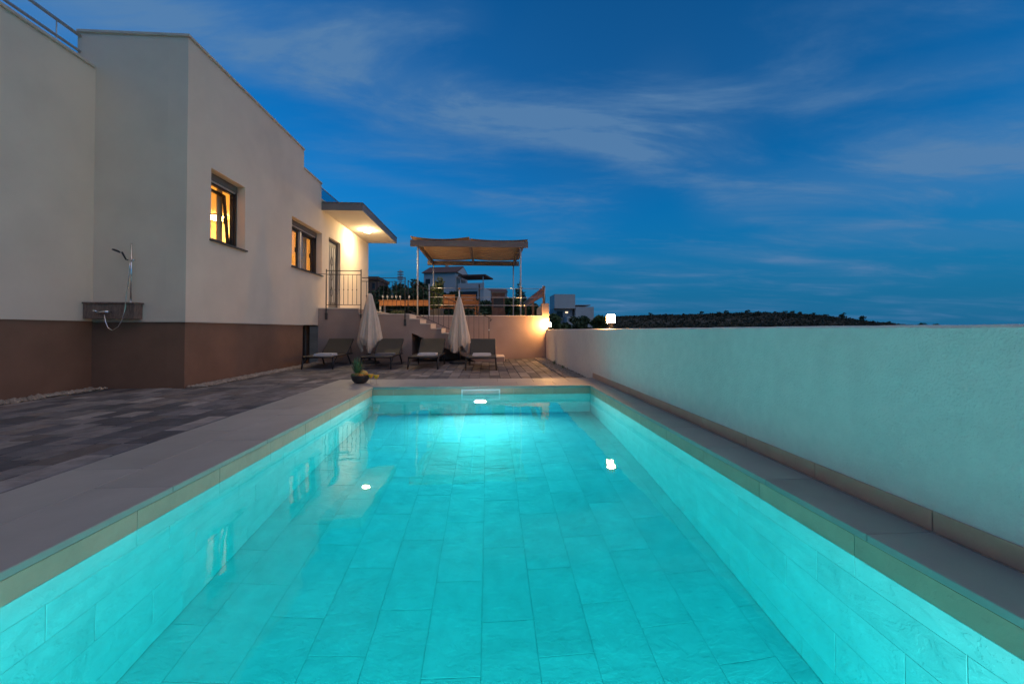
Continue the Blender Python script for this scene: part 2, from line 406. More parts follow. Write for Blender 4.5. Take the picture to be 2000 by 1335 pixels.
def wall_x(mb, x0, x1, ya, yb, za, zb, holes=()):
    """wall slab between x0 and x1 with rectangular openings (y0, y1, z0, z1)"""
    ys = sorted({ya, yb, *[h[0] for h in holes], *[h[1] for h in holes]}); zs = sorted({za, zb, *[h[2] for h in holes], *[h[3] for h in holes]})
    solid = lambda i, j: 0 <= i < len(ys) - 1 and 0 <= j < len(zs) - 1 and not any(h[0] <= ys[i] and ys[i + 1] <= h[1] and h[2] <= zs[j] and zs[j + 1] <= h[3] for h in holes)
    for i in range(len(ys) - 1):
        for j in range(len(zs) - 1):
            if not solid(i, j): continue
            a, b, c, d = ys[i], ys[i + 1], zs[j], zs[j + 1]
            mb.poly([(x1, a, c), (x1, b, c), (x1, b, d), (x1, a, d)]); mb.poly([(x0, a, c), (x0, a, d), (x0, b, d), (x0, b, c)])
            if not solid(i - 1, j): mb.poly([(x0, a, c), (x1, a, c), (x1, a, d), (x0, a, d)])
            if not solid(i + 1, j): mb.poly([(x0, b, c), (x0, b, d), (x1, b, d), (x1, b, c)])
            if not solid(i, j - 1): mb.poly([(x0, a, c), (x0, b, c), (x1, b, c), (x1, a, c)])
            if not solid(i, j + 1): mb.poly([(x0, a, d), (x1, a, d), (x1, b, d), (x0, b, d)])
    return mb

# ------------------------------------------------------------------ key measures
XL, XR = -1.717, 1.589            # pool sides
Y0, Y1 = -1.15, 6.095              # pool ends
ZW = -0.13                        # water level (coping top is 0)
ZF = ZW - 1.27                    # pool floor
CL = -2.53                        # outer edge of the left coping
CF = 7.03                         # outer edge of the far coping
WX = 1.885                        # face of the garden wall
ZP = -0.06                        # patio
HX = -4.80                        # house side wall
HY = U(362, 628, X=HX).y          # near corner of the house's main block
LX = U(180, 627, Y=HY).x          # side wall of the set-back block
YS, YR = 11.62, 12.75             # front of stairs and landing; retaining wall behind the stairs
ZT = 1.32                         # terrace

# ------------------------------------------------------------------ ground and far terrain
def lerp_tab(t, x):
    if x <= t[0][0]: return t[0][1]
    for (a, b), (c, d) in zip(t, t[1:]):
        if x <= c: return b + (d - b) * (x - a) / (c - a)
    return t[-1][1]
def sstep(a, b, x):
    t = max(0, min(1, (x - a) / (b - a))); return t * t * (3 - 2 * t)
RIDGE = [(-1.3, 9), (-0.35, 9.0), (-0.12, 8.0), (0.02, 6.0), (0.12, 6.5), (0.20, 8.0), (0.305, 11.0), (0.38, 11.4), (0.47, 11.6), (0.55, 12.6), (0.62, 12.4), (0.67, 11.4), (0.715, 9.6), (0.755, 7.6), (0.795, 5.4), (0.84, 3.6), (0.90, 2.5), (1.1, 1.5), (1.6, 1)]
def terrain(x, y):
    d = math.hypot(x, y); az = math.atan2(x, y)
    h = -0.75
    h += lerp_tab(RIDGE, az) * sstep(40, 340, d) * (1 - 0.9 * sstep(380, 900, d))
    left = 1 - sstep(0.05, 0.19, az)
    h += left * (2.0 * sstep(23, 36, d) + 4.3 * sstep(32, 85, d))
    h += 0.5 * math.sin(x * 0.05 + 1.3) * math.cos(y * 0.043) * sstep(60, 140, d)
    return h
def build_ground():
    mb = MB(); rings = [0.0] + [14 * 1.085 ** k for k in range(72)]
    rings = [r for r in rings if r < 5200] + [6000]; na = 300
    mb.v.append((0, 0, -0.75))
    for r in rings[1:]:
        for j in range(na):
            t = 2 * math.pi * j / na; x, y = r * math.sin(t), r * math.cos(t); mb.v.append((x, y, terrain(x, y)))
    for j in range(na): mb.f.append((0, 1 + j, 1 + (j + 1) % na))
    for k in range(len(rings) - 2):
        a = 1 + k * na; b = a + na
        mb.f += [(a + j, b + j, b + (j + 1) % na, a + (j + 1) % na) for j in range(na)]
    # leave the pool pit open
    mb.f = [f for f in mb.f if not (0 in f)]
    for (x0, x1, y0, y1) in ((-14, XL - .4, -14, 14), (XR + .4, 14, -14, 14), (XL - .4, XR + .4, Y1 + .5, 14), (XL - .4, XR + .4, -14, Y0 - .5)):
        mb.poly([(x0, y0, -.76), (x1, y0, -.76), (x1, y1, -.76), (x0, y1, -.76)])
    o = struct('ground', mb, 'earth')
    for p in o.data.polygons: p.use_smooth = True
build_ground()

def leaves(mb, centres, n, size, rng, flat=0.6):
    """n leaf-sized faces spread through the ellipsoids in centres (x, y, z, rx, ry, rz)"""
    w = [c[3] * c[4] * c[5] for c in centres]; tot = sum(w)
    for c, k in zip(centres, w):
        for _ in range(int(n * k / tot)):
            while True:
                p = Vector((rng.uniform(-1, 1), rng.uniform(-1, 1), rng.uniform(-1, 1)))
                if 0.25 < p.length < 1: break
            p = p * (0.75 + 0.25 * rng.random()) / max(p.length, .55) * (p.length ** 0.6)
            o = Vector((c[0] + p.x * c[3], c[1] + p.y * c[4], c[2] + p.z * c[5]))
            a = Vector((rng.gauss(0, 1), rng.gauss(0, 1), rng.gauss(0, 1) * flat)).normalized()
            b = a.orthogonal().normalized(); b.rotate(Matrix.Rotation(rng.uniform(0, 6.28), 3, a)); 
            s = size * rng.uniform(.5, 1.3)
            mb.poly([o - a * s, o + b * s * .45, o + a * s, o - b * s * .45])
    return mb
def tree(name, x, y, h, r, mt, label, group, n=900, kind='round', seed=0, cat='tree', leaf=None, z=None):
    rng = random.Random(seed * 77 + int(x * 13) + int(y)); z = terrain(x, y) if z is None else z
    t = thing(name, (x, y, z), label, cat, group)
    tr = MB(); th = h * (.45 if kind == 'round' else .9)
    tr.tube([(x, y, z - .2), (x + .03 * h, y, z + th * .5), (x, y, z + th)], [h * .03, h * .022, h * .008], 6)
    cs = []
    if kind == 'round':
        for k in range(9):
            a = rng.uniform(0, 6.28); q = r * rng.uniform(.2, .72); zz = z + h * rng.uniform(.38, .84)
            e = r * rng.uniform(.30, .5); cs.append((x + q * math.cos(a), y + q * math.sin(a), zz, e, e, e * rng.uniform(.6, .9)))
            tr.tube([(x, y, z + h * .25), (x + q * math.cos(a), y + q * math.sin(a), zz)], [h * .012, h * .004], 4)
    else:
        for k in range(9):
            f = k / 8.; e = r * (1.05 - f * .95); a = rng.uniform(0, 6.28)
            cs.append((x + .3 * e * math.cos(a), y + .3 * e * math.sin(a), z + h * (.16 + .8 * f), e, e, h * .10))
    tr.build('trunk', 'bark', t)
    leaves(MB(), cs, n, leaf or r * .16, rng).build('crown', mt, t)
    return t

# scrub on the hillside, one mass
def scrub():
    rng = random.Random(5); mb = MB()
    for _ in range(9000):
        az = rng.uniform(0.10, 0.93); d = rng.uniform(90, 370) if rng.random() < .7 else rng.uniform(300, 345)
        x, y = d * math.sin(az), d * math.cos(az); z = terrain(x, y); r = rng.uniform(.5, 1.5) * (.55 + d / 500)
        leaves(mb, [(x, y, z + r * .3, r * 1.35, r, r * .55)], 9, r * .5, rng)
    o = mb.build('hillside_scrub', 'scrub'); tag(o, 'dark low scrub covering the far hill behind the garden wall', 'scrub', kind='stuff')
scrub()
RT = [(1271, 7), (1300, 6), (1335, 6), (1370, 8), (1404, 7), (1418, 9), (1460, 9), (1480, 7), (1513, 7), (1534, 8), (1547, 9), (1563, 9), (1592, 9), (1612, 8), (1646, 13), (1685, 12), (1737, 8), (1802, 9), (1829, 8)]
for i, (px, hp) in enumerate(RT):
    d = U(px, 640, Y=300); az = math.atan2(d.x, d.y); x, y = 335 * math.sin(az), 335 * math.cos(az)
    h = hp * 335 * math.cos(az - YAW) / FPX * 1.3
    nth = ('first', 'second', 'third', 'fourth', 'fifth', 'sixth', 'seventh', 'eighth', 'ninth', 'tenth', 'eleventh', 'twelfth', 'thirteenth', 'fourteenth', 'fifteenth', 'sixteenth', 'seventeenth', 'eighteenth', 'nineteenth')[i]
    lab = 'small dark ridge tree, %s to the right of the glowing wall lantern' % nth
    if px == 1646: lab = 'tallest rounded dark tree on the ridge, right of the middle'
    if px == 1685: lab = 'rounded dark tree right of the tallest one on the ridge'
    if px == 1829: lab = 'last small tree at the low right end of the ridge'
    tree('ridge_tree', x, y, h, h * .50, 'foliage_dark', lab, 'trees along the ridge', n=320, seed=i, leaf=h * .09)

# ------------------------------------------------------------------ swimming pool
def build_pool():
    sh = MB(); g = 0.005
    x0, x1, y0, y1, z0, z1 = XL - g, XR + g, Y0 - g, Y1 + g, ZF - g, -0.034
    sh.box(x0 - .2, x0, y0 - .2, y1 + .2, z0 - .2, z1); sh.box(x1, x1 + .2, y0 - .2, y1 + .2, z0 - .2, z1)
    sh.box(x0, x1, y0 - .2, y0, z0 - .2, z1); sh.box(x0, x1, y1, y1 + .2, z0 - .2, z1); sh.box(x0, x1, y0, y1, z0 - .2, z0)
    p = struct('swimming_pool', sh, 'pool_grout')
    gap = .0014; th = .0045
    # floor: courses 0.30 m wide along the pool, 0.60 m tiles in shifting bond
    xs = [XL - .0012] + [-.03 + .3 * k for k in range(-5, 6)] + [XR + .0012]
    offs = [.35, .05, .42, .20, .48, .08, .38, .16, .46, .27, .02, .33]
    for k in range(len(xs) - 1):
        y = Y0 + .004; e = Y0 + offs[k % len(offs)] + .1
        while y < Y1 - .02:
            e2 = min(e, Y1 - .004)
            if e2 - y > .02: piece('floor_tile', p, 'pool_tile', xs[k] + gap, xs[k + 1] - gap, y + gap, e2 - gap, ZF - th, ZF + random.uniform(-.0007, .0007))
            y = e2; e += .6
            if e2 >= Y1 - .005: break
    # side walls: waterline course first, then 0.30 m courses below it
    zs = [-.036, ZW - .001, -.336, -.636, -.936, -1.236, ZF + .003]
    for side in (0, 1):
        for r in range(6):
            st = 1.476 - .605 * 5 + (0, 0, .2, .4, .1, .3)[r] + (.0 if side == 0 else .17)
            for k in range(18):
                a, b = max(st + .605 * k, Y0 + .003), min(st + .605 * (k + 1), Y1 - .003)
                if b - a < .03: continue
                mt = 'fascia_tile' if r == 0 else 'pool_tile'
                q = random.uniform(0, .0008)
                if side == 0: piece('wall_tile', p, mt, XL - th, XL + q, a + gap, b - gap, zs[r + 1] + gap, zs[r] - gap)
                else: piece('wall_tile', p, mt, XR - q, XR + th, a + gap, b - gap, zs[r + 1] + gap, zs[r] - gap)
    for end in (0, 1):
        for r in range(6):
            st = XL - .3 + (0, 0, .2, .4, .1, .3)[r]
            for k in range(7):
                a, b = max(st + .605 * k, XL + .003), min(st + .605 * (k + 1), XR - .003)
                if b - a < .03: continue
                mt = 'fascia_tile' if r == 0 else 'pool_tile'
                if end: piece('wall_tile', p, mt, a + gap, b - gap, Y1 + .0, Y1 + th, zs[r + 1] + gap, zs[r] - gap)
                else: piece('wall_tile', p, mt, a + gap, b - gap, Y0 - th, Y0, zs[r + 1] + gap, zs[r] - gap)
    # coping slabs
    zc0 = -.032
    def slab(a, b, c, d): piece('coping_slab', p, 'coping', a + .0015, b - .0015, c + .0015, d - .0015, zc0, 0.0 + random.uniform(-.0006, .0006), .003)
    lip = .012
    xm = (CL + XL + lip) / 2
    for xa, xb, off in ((CL, xm, 0), (xm, XL + lip, .31)):
        y = Y0 - .9; e = y + .93 - off
        while y < Y1 - lip - .01:
            e2 = min(e, Y1 - lip); slab(xa, xb, y, e2); y = e2; e += .93
    xs = [CL, CL + .6, CL + 1.2, CL + 1.8, CL + 2.4, CL + 3.0, CL + 3.6, WX - .012]
    ymid = (Y1 - lip + CF) / 2
    for a, b in zip(xs, xs[1:]): slab(a, b, Y1 - lip, ymid)
    xs2 = [CL, CL + .3] + [CL + .3 + .6 * k for k in range(1, 7)] + [WX - .012]
    for a, b in zip(xs2, xs2[1:]): slab(a, b, ymid, CF)
    k = Y0 - .9
    while k < Y1 - lip - .01:
        slab(XR - lip, WX - .012, k, min(k + .605, Y1 - lip)); k += .605
    for a, b in zip(xs, xs[1:]):
        if a >= XL - .1 and b < XR + .1: slab(a, b, Y0 - .9, Y0 + lip)
    slab(XL + lip, xs[2], Y0 - .9, Y0 + lip); slab(xs[6], XR - lip, Y0 - .9, Y0 + lip)
    # mortar bed under the slabs
    for q in ((CL + .01, XL - .05, Y0 - .88, CF - .01), (XR + .05, WX - .02, Y0 - .88, CF - .01), (XL - .05, XR + .05, Y1 + .05, CF - .01), (XL - .05, XR + .05, Y0 - .88, Y0 - .05)):
        B(q[0], q[1], q[2], q[3], -.30, -.035).build('mortar_bed', 'grout', p)
    # skirting along the garden wall
    k = Y0 - .9
    while k < CF - .01:
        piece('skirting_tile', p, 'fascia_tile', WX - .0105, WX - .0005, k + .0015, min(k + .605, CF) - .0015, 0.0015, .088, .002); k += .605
    # skimmer mouth in the far wall
    a, b = U(901, 760, Y=Y1), U(977, 760, Y=Y1); f = MB(); t = .022; zt, zb = -.045, -.235
    f.box(a.x, b.x, Y1 - .012, Y1 + .003, zt - t, zt); f.box(a.x, b.x, Y1 - .012, Y1 + .003, zb, zb + t)
    f.box(a.x, a.x + t, Y1 - .012, Y1 + .003, zb + t, zt - t); f.box(b.x - t, b.x, Y1 - .012, Y1 + .003, zb + t, zt - t)
    sk = f.build('skimmer_frame', 'white_plastic', p)
    B(a.x + t, b.x - t, Y1 - .003, Y1 - .001, zb + t, zt - t).build('skimmer_flap', 'pale_frame', sk)
    return p
pool = build_pool()
def pool_lamp(x, y, z, d, label):
    t = thing('pool_lamp', (x, y, z), label, 'pool lamp', 'underwater pool lamps')
    r = MB().lathe([(.085, 0), (.115, 0), (.118, d * .010), (.110, d * .020), (.090, d * .022), (.085, d * .012), (.085, 0)], (x, y, z), 28, 'y', cap=False)
    r.build('rim', 'white_plastic', t)
    l = MB().lathe([(.001, d * .014), (.045, d * .014), (.084, d * .012)], (x, y, z), 28, 'y', cap=False); l.build('lens', 'pool_glow', t)
q = U(938, 760, Y=Y1)
pool_lamp(q.x, Y1 - .001, -.66, -1, 'round glowing underwater lamp in the far pool wall below the skimmer')
for x in (-.85, .70):
    pool_lamp(x, Y0 + .001, -.62, 1, 'round underwater lamp in the near pool wall, %s of the two' % ('left' if x < 0 else 'right'))
def build_water():
    o = struct('pool_water', B(XL - .006, XR + .006, Y0 - .006, Y1 + .006, ZF - .006, ZW), 'pool_water')
build_water()

# ------------------------------------------------------------------ patio
def build_patio():
    b = MB()
    b.box(LX + .0, CL, -1.0, HY, -.30, ZP - .014); b.box(HX, CL, HY, YS, -.30, ZP - .014)
    b.box(CL, WX, CF + .0, YR, -.30, ZP - .014); b.box(HX, CL, YS, YR, -.30, ZP - .016)
    p = struct('patio', b, 'joint_sand')
    gb = .32   # gravel strip along the walls
    cand = []
    rng = random.Random(11)
    def rows(x0, x1, ya, yb):
        x = x1
        while x - x0 > .05:
            w = min(.20, x - x0); y = ya - rng.uniform(0, .3)
            while y < yb:
                l = rng.choice((.2, .3, .3, .4, .4, .5)); a, b2 = max(y, ya), min(y + l, yb)
                if b2 - a > .06: cand.append((x - w, x, a, b2))
                y += l
            x -= w
    rows(LX + gb, CL - .004, .2, HY - .06); rows(HX + gb, CL - .004, HY - .06, CF); rows(HX + gb, WX - .44, CF + .004, YS - .01); rows(.55, WX - .44, YS - .01, YR - .01)
    def size(c):
        cx, cyy = (c[0] + c[1]) / 2, (c[2] + c[3]) / 2
        dep = cyy * math.cos(YAW) + cx * math.sin(YAW); px = 1000 + FPX * (cx * math.cos(YAW) - cyy * math.sin(YAW)) / max(dep, .1)
        if dep < .3 or px < -60 or px > 2060: return -dep
        return (c[1] - c[0]) * (c[3] - c[2]) / dep ** 3 * 100
    cand.sort(key=size, reverse=True)
    gap = .003
    for c in cand[:300]:
        piece('paver', p, 'paver_%d' % rng.choice((0, 0, 1, 1, 2, 2, 3, 4)), c[0] + gap, c[1] - gap, c[2] + gap, c[3] - gap, ZP - .05, ZP + rng.choice((-.0012, 0, .0012)), .004)
    rest = MB(); far = {i: MB() for i in range(5)}
    vis = cand[300:]
    me = bpy.data.meshes.new('paver_field'); V = []; F = []; MI = []
    for c in vis:
        i = len(V); z = ZP + rng.choice((-.0012, 0, .0012)); k = rng.choice((0, 0, 1, 1, 2, 2, 3, 4)); g = gap; h = .004
        V += [(x, y, ZP - .04) for y in (c[2] + g, c[3] - g) for x in (c[0] + g, c[1] - g)] + [(x, y, z) for y in (c[2] + g + h, c[3] - g - h) for x in (c[0] + g + h, c[1] - g - h)]
        F += [tuple(i + q for q in f) for f in ((4, 5, 7, 6), (0, 1, 5, 4), (1, 3, 7, 5), (3, 2, 6, 7), (2, 0, 4, 6))]; MI += [k] * 5
    me.from_pydata(V, [], F)
    for i in range(5): me.materials.append(M['paver_%d' % i])
    for pl, k in zip(me.polygons, MI): pl.material_index = k
    me.update(); o = link('paver_field', me, p); tag(o, kind='stuff')
build_patio()
def stones(name, x0, x1, y0, y1, n, label, seed):
    rng = random.Random(seed); mb = MB()
    mb.box(x0, x1, y0, y1, ZP - .02, ZP - .010)
    for _ in range(n):
        x, y = rng.uniform(x0 + .02, x1 - .02), rng.uniform(y0 + .02, y1 - .02); r = rng.uniform(.014, .034); z = ZP - .004 + rng.uniform(0, .020)
        i = len(mb.v); k = 5; ph = rng.uniform(0, 6.28); e = rng.uniform(.6, 1.4)
        mb.v += [(x + r * e * math.cos(ph + 6.283 * j / k), y + r / e * math.sin(ph + 6.283 * j / k), z) for j in range(k)] + [(x + rng.uniform(-.3, .3) * r, y, z + r * rng.uniform(.6, .9)), (x, y, z - r * .6)]
        mb.f += [(i + j, i + (j + 1) % k, i + k) for j in range(k)] + [(i + (j + 1) % k, i + j, i + k + 1) for j in range(k)]
    o = mb.build(name, 'gravel'); tag(o, label, 'gravel', kind='stuff')
stones('gravel_strip', HX + .004, HX + .31, HY + .03, YS - .02, 2600, 'strip of pale pebbles along the foot of the brown house plinth', 1)
stones('gravel_strip', LX + .004, LX + .31, 1.0, HY - .03, 1900, 'strip of dark pebbles below the set-back house wall with the shower', 2)
stones('gravel_strip', WX - .43, WX - .004, CF + .02, YR - .05, 2600, 'pebble bed at the foot of the garden wall beyond the pool', 3)
def weeds(x, y, h, label, seed):
    rng = random.Random(seed); mb = MB()
    for k in range(18):
        a = rng.uniform(0, 6.28); l = h * rng.uniform(.5, 1); b = Vector((x + rng.uniform(-.03, .03), y + rng.uniform(-.03, .03), ZP))
        t = b + Vector((math.cos(a) * l * .35, math.sin(a) * l * .35, l)); w = Vector((-math.sin(a), math.cos(a), 0)) * .006
        m = (b + t) / 2 + Vector((0, 0, l * .1)); mb.poly([b - w, b + w, m + w * .8, m - w * .8]); mb.poly([m - w * .8, m + w * .8, t])
    single('weed_tuft', mb, 'foliage_plant', label, 'weed', 'weeds in the pebble bed')
weeds(WX - .14, 10.4, .15, 'small grass tuft in pebbles, farther from the pool', 1); weeds(WX - .11, 9.3, .11, 'tiny grass tuft in pebbles, nearer the pool', 2)

# ------------------------------------------------------------------ garden wall
gw = thing('garden_wall', (WX, 0, ZP), 'low white rendered garden wall running along the right of the pool', 'wall')
ZG = .872
def rough_wall():
    mb = MB(); rng = random.Random(3); ys = [-2.2 + .15 * k for k in range(int((YR + 2.2) / .15) + 1)] + [YR - .002]
    prof = [(WX, -.40), (WX, ZG - .012), (WX + .012, ZG), (WX + .25, ZG), (WX + .262, ZG - .012), (WX + .262, -.40)]
    n = len(prof)
    for y in ys:
        j = rng.uniform(-.002, .002)
        for k, (x, z) in enumerate(prof): mb.v.append((x, y, z + (j if 0 < k < n - 1 else 0)))
    for i in range(len(ys) - 1): mb.f += [(i * n + k, i * n + k + 1, (i + 1) * n + k + 1, (i + 1) * n + k) for k in range(n - 1)]
    mb.f.append(tuple(range(n))); e = (len(ys) - 1) * n; mb.f.append(tuple(e + k for k in range(n)))
    return mb
rough_wall().build('wall', 'stucco_garden', gw)

def lantern(x, y, z, label):
    t = thing('garden_lantern', (x, y, z), label, 'lantern', 'square lanterns on the garden wall')
    w = .054
    b = MB(); b.box(x - .055, x + .055, y - .055, y + .055, z, z + .018); b.box(x - .03, x + .03, y - .03, y + .03, z + .018, z + .085); b.build('base', 'anthracite', t)
    B(x - w, x + w, y - w, y + w, z + .085, z + .097).build('tray', 'anthracite', t)
    g = B(x - w + .006, x + w - .006, y - w + .006, y + w - .006, z + .097, z + .225); g.build('glowing_glass', 'lamp_glow', t)
    for sx in (-1, 1):
        for sy in (-1, 1): B(x + sx * w - .004, x + sx * w + .004, y + sy * w - .004, y + sy * w + .004, z + .097, z + .225).build('corner_bar', 'anthracite', t)
    B(x - w - .004, x + w + .004, y - w - .004, y + w + .004, z + .225, z + .237).build('cap', 'anthracite', t)
q = U(1193, 617, X=WX + .10)
lantern(WX + .10, q.y, ZG, 'lit square lantern on the white garden wall at the far end of the pool')
lantern(WX + .06, YR - .24, ZG, 'lit lantern at the far end of the garden wall beside the terrace pillar')

# ------------------------------------------------------------------ house
house = thing('house', (HX, HY, ZP), 'pale rendered villa with brown plinth and flat roof left of the pool', 'house')
ZB = .99                                            # underside of the white render
YE = U(719, 600, X=HX).y; ZR = U(365, 70, X=HX).z   # far corner, roof edge
P1, P2 = U(594, 300, X=HX).y, U(628, 380, X=HX).y   # where the parapet steps down
ZR2 = U(594, 330, X=HX).z
w1 = (U(412, 400, X=HX).y, U(479, 400, X=HX).y, U(412, 467, X=HX).z, U(412, 327, X=HX).z)
w2 = (U(570, 450, X=HX).y, U(629, 450, X=HX).y, U(570, 519, X=HX).z, U(570, 421, X=HX).z)
dr = (U(642, 500, X=HX).y, U(665, 500, X=HX).y, 1.476, U(642, 462, X=HX).z)
mb = MB(); wall_x(mb, HX - .3, HX, HY, P1, ZB, ZR, [w1, (w2[0], P1, w2[2], w2[3])] if w2[0] < P1 else [w1])
mb.build('side_wall', 'stucco', house)
hol = [(max(P1, w2[0]), w2[1], w2[2], w2[3]), dr]
mb = MB(); wall_x(mb, HX - .3, HX, P1, YE, ZB, 4.60, hol); mb.build('side_wall', 'stucco', house)
B(HX - .3, HX, P1, P2, 4.60, ZR2).build('parapet', 'stucco', house)
XE = U(152, 62, Y=HY).x
B(XE, HX - .3, HY, HY + .3, ZB, ZR).build('end_wall', 'stucco', house)
ZL = U(181, 130, Y=HY).z - .045
B(LX - .3, LX, -4.0, HY, ZB, ZL).build('set_back_wall', 'stucco', house)
B(HX - 5.5, HX - .3, YE - .3, YE, ZB, 4.6).build('far_wall', 'stucco', house)
B(HX - 5.5, HX - 5.2, HY + .3, YE - .3, ZB, ZR).build('rear_wall', 'stucco', house)
B(HX - 5.2, HX - .3, HY + .3, P1, 5.0, 5.15).build('roof', 'cap', house); B(HX - 5.2, HX - .3, P1, YE - .3, 4.3, 4.45).build('roof', 'cap', house)
B(LX - 4, LX - .3, -4, HY, 4.4, 4.55).build('roof', 'cap', house)
bd = (U(593, 660, X=HX).y, YS - .03)                # basement door bay
mb = MB(); wall_x(mb, HX - .29, HX - .025, HY + .025, bd[0], -.4, ZB); mb.build('plinth', 'plinth', house)
B(HX - .45, HX - .40, bd[0] - .1, YS + .4, -.4, ZB).build('plinth', 'plinth', house)
B(XE, HX - .29, HY + .025, HY + .27, -.4, ZB).build('plinth', 'plinth', house)
B(LX - .29, LX - .025, -4, HY + .025, -.4, ZB).build('plinth', 'plinth', house)
# basement door in the bay
bdo = B(HX - .36, HX - .32, bd[0] + .02, bd[0] + .78, ZP, ZB - .03).build('basement_door', 'anthracite', house)
B(HX - .40, HX - .30, bd[0] + .80, bd[0] + .84, ZP, ZB - .01).build('door_post', 'frame_grey', bdo)
# caps
def cap(x0, x1, y0, y1, z): MB().cham(x0, x1, y0, y1, z, z + .045, .006).build('parapet_cap', 'cap', house)
cap(HX - .33, HX + .03, HY - .03, P1, ZR); cap(XE, HX - .332, HY - .03, HY + .33, ZR)
cap(HX - .33, HX + .03, P1 + .002, P2, ZR2); cap(LX - .33, LX + .03, -4, HY - .032, ZL)
cap(HX - .33, HX + .03, P2 + .002, YE + .03, 4.60)
# drip edge where the render overhangs the plinth
for q in ((HX - .02, HX + .004, HY, bd[0]),): B(q[0], q[1], q[2], q[3], ZB - .014, ZB - .002).build('drip_edge', 'cap', house)
B(LX + .02, HX - .02, HY - .004, HY + .02, ZB - .014, ZB - .002).build('drip_edge', 'cap', house)

# lit living room behind the windows
XB = HX - 4.6
for nm, q in (('room_floor', (XB, HX - .302, HY + .32, 12.2, 1.35, 1.45)), ('room_ceiling', (XB, HX - .302, HY + .32, 12.2, 4.02, 4.10)), ('room_wall', (XB - .1, XB, HY + .32, 12.2, 1.35, 4.1)),
              ('room_wall', (XB, HX - .302, HY + .31, HY + .40, 1.45, 4.02)), ('room_wall', (XB, HX - .302, 12.12, 12.2, 1.45, 4.02))):
    B(*q).build(nm, 'interior', house)
q = U(425, 424, Z=3.98)
def room_lamp(x, y, z, r, label):
    t = thing('ceiling_lamp', (x, y, z), label, 'ceiling lamp', 'lamps inside the house')
    MB().lathe([(r * .5, .04), (r * .55, .02), (r, .0)], (x, y, z), 20).build('mount', 'white_plastic', t)
    MB().lathe([(r, -.002), (r * .9, -.05), (r * .5, -.08), (.01, -.09)], (x, y, z), 20).build('shade', 'room_glow', t)
room_lamp(q.x, min(q.y, 11.6), 3.975, .22, 'round glowing ceiling lamp seen through the single window')
room_lamp(HX - 2.6, 9.6, 3.975, .22, 'round ceiling lamp in the room behind the double window')

def window(y0, y1, z0, z1, n, tilt, label):
    xf = HX - .20; t = .055
    f = MB(); f.box(xf - .06, xf, y0, y0 + t, z0, z1 - .12); f.box(xf - .06, xf, y1 - t, y1, z0, z1 - .12)
    f.box(xf - .06, xf, y0 + t, y1 - t, z0, z0 + t); f.box(xf - .06, xf, y0 + t, y1 - t, z1 - .12 - t, z1 - .12)
    w = f.build('window', 'anthracite', house); w['label'] = label
    sh = MB(); sh.box(xf - .08, xf + .05, y0 + .002, y1 - .002, z1 - .118, z1 - .002); sh.build('shutter_box', 'frame_grey', w)
    B(xf + .012, xf + .03, y0 + .02, y1 - .02, z1 - .148, z1 - .120).build('shutter_edge', 'pale_frame', w)
    for yy in (y0 + .002, y1 - .032): B(xf + .004, xf + .04, yy, yy + .03, z0 + .002, z1 - .12).build('guide_rail', 'anthracite', w)
    B(xf, HX + .045, y0 - .03, y1 + .03, z0 - .028, z0 - .002).build('sill', 'anthracite', w)
    ys = [y0 + t + (y1 - y0 - 2 * t) * k / n for k in range(n + 1)]
    for k in range(1, n): B(xf - .055, xf + .006, ys[k] - .03, ys[k] + .03, z0 + t, z1 - .12 - t).build('mullion', 'pale_frame', w)
    for k in range(n):
        a, b = ys[k] + (.032 if k else .004), ys[k + 1] - (.032 if k < n - 1 else .004); c, d = z0 + t + .004, z1 - .12 - t - .004; s = .05
        sm = MB(); x = xf - .05
        sm.box(x - .04, x, a, a + s, c, d); sm.box(x - .04, x, b - s, b, c, d); sm.box(x - .04, x, a + s, b - s, c, c + s); sm.box(x - .04, x, a + s, b - s, d - s, d)
        pm = B(x - .024, x - .018, a + s, b - s, c + s, d - s); hm = MB().box(x - .075, x - .04, b - s * .6, b - s * .3, (c + d) / 2 - .06, (c + d) / 2 + .06)
        if tilt:
            ca, sa = math.cos(tilt), math.sin(tilt)
            for m_ in (sm, pm, hm): m_.v = [(x + (vx - x) * ca - (vz - c) * sa, vy, c + (vx - x) * sa + (vz - c) * ca) for vx, vy, vz in m_.v]
        sm.build('sash', 'anthracite', w); pm.build('pane', 'pane', w); hm.build('handle', 'black_metal', w)
        # drawn-back curtain at the far side of each light
        cm = MB(); m_ = 18; wd = (b - a) * (.16 if n == 1 else .40)
        for i in range(m_ + 1):
            yy = b + .04 - wd + wd * i / m_; xx = xf - .24 + .03 * math.sin(i * 1.9)
            cm.v += [(xx, yy, z0 - .3), (xx + .0, yy, z1 + .05)]
            if i: j = 2 * i; cm.f.append((j - 2, j, j + 1, j - 1))
        cm.smooth = True; cm.build('curtain', 'curtain', w)
window(*w1, 1, R(5), 'single dark tilted window glowing orange')
window(*w2, 2, 0, 'double dark window with curtains')
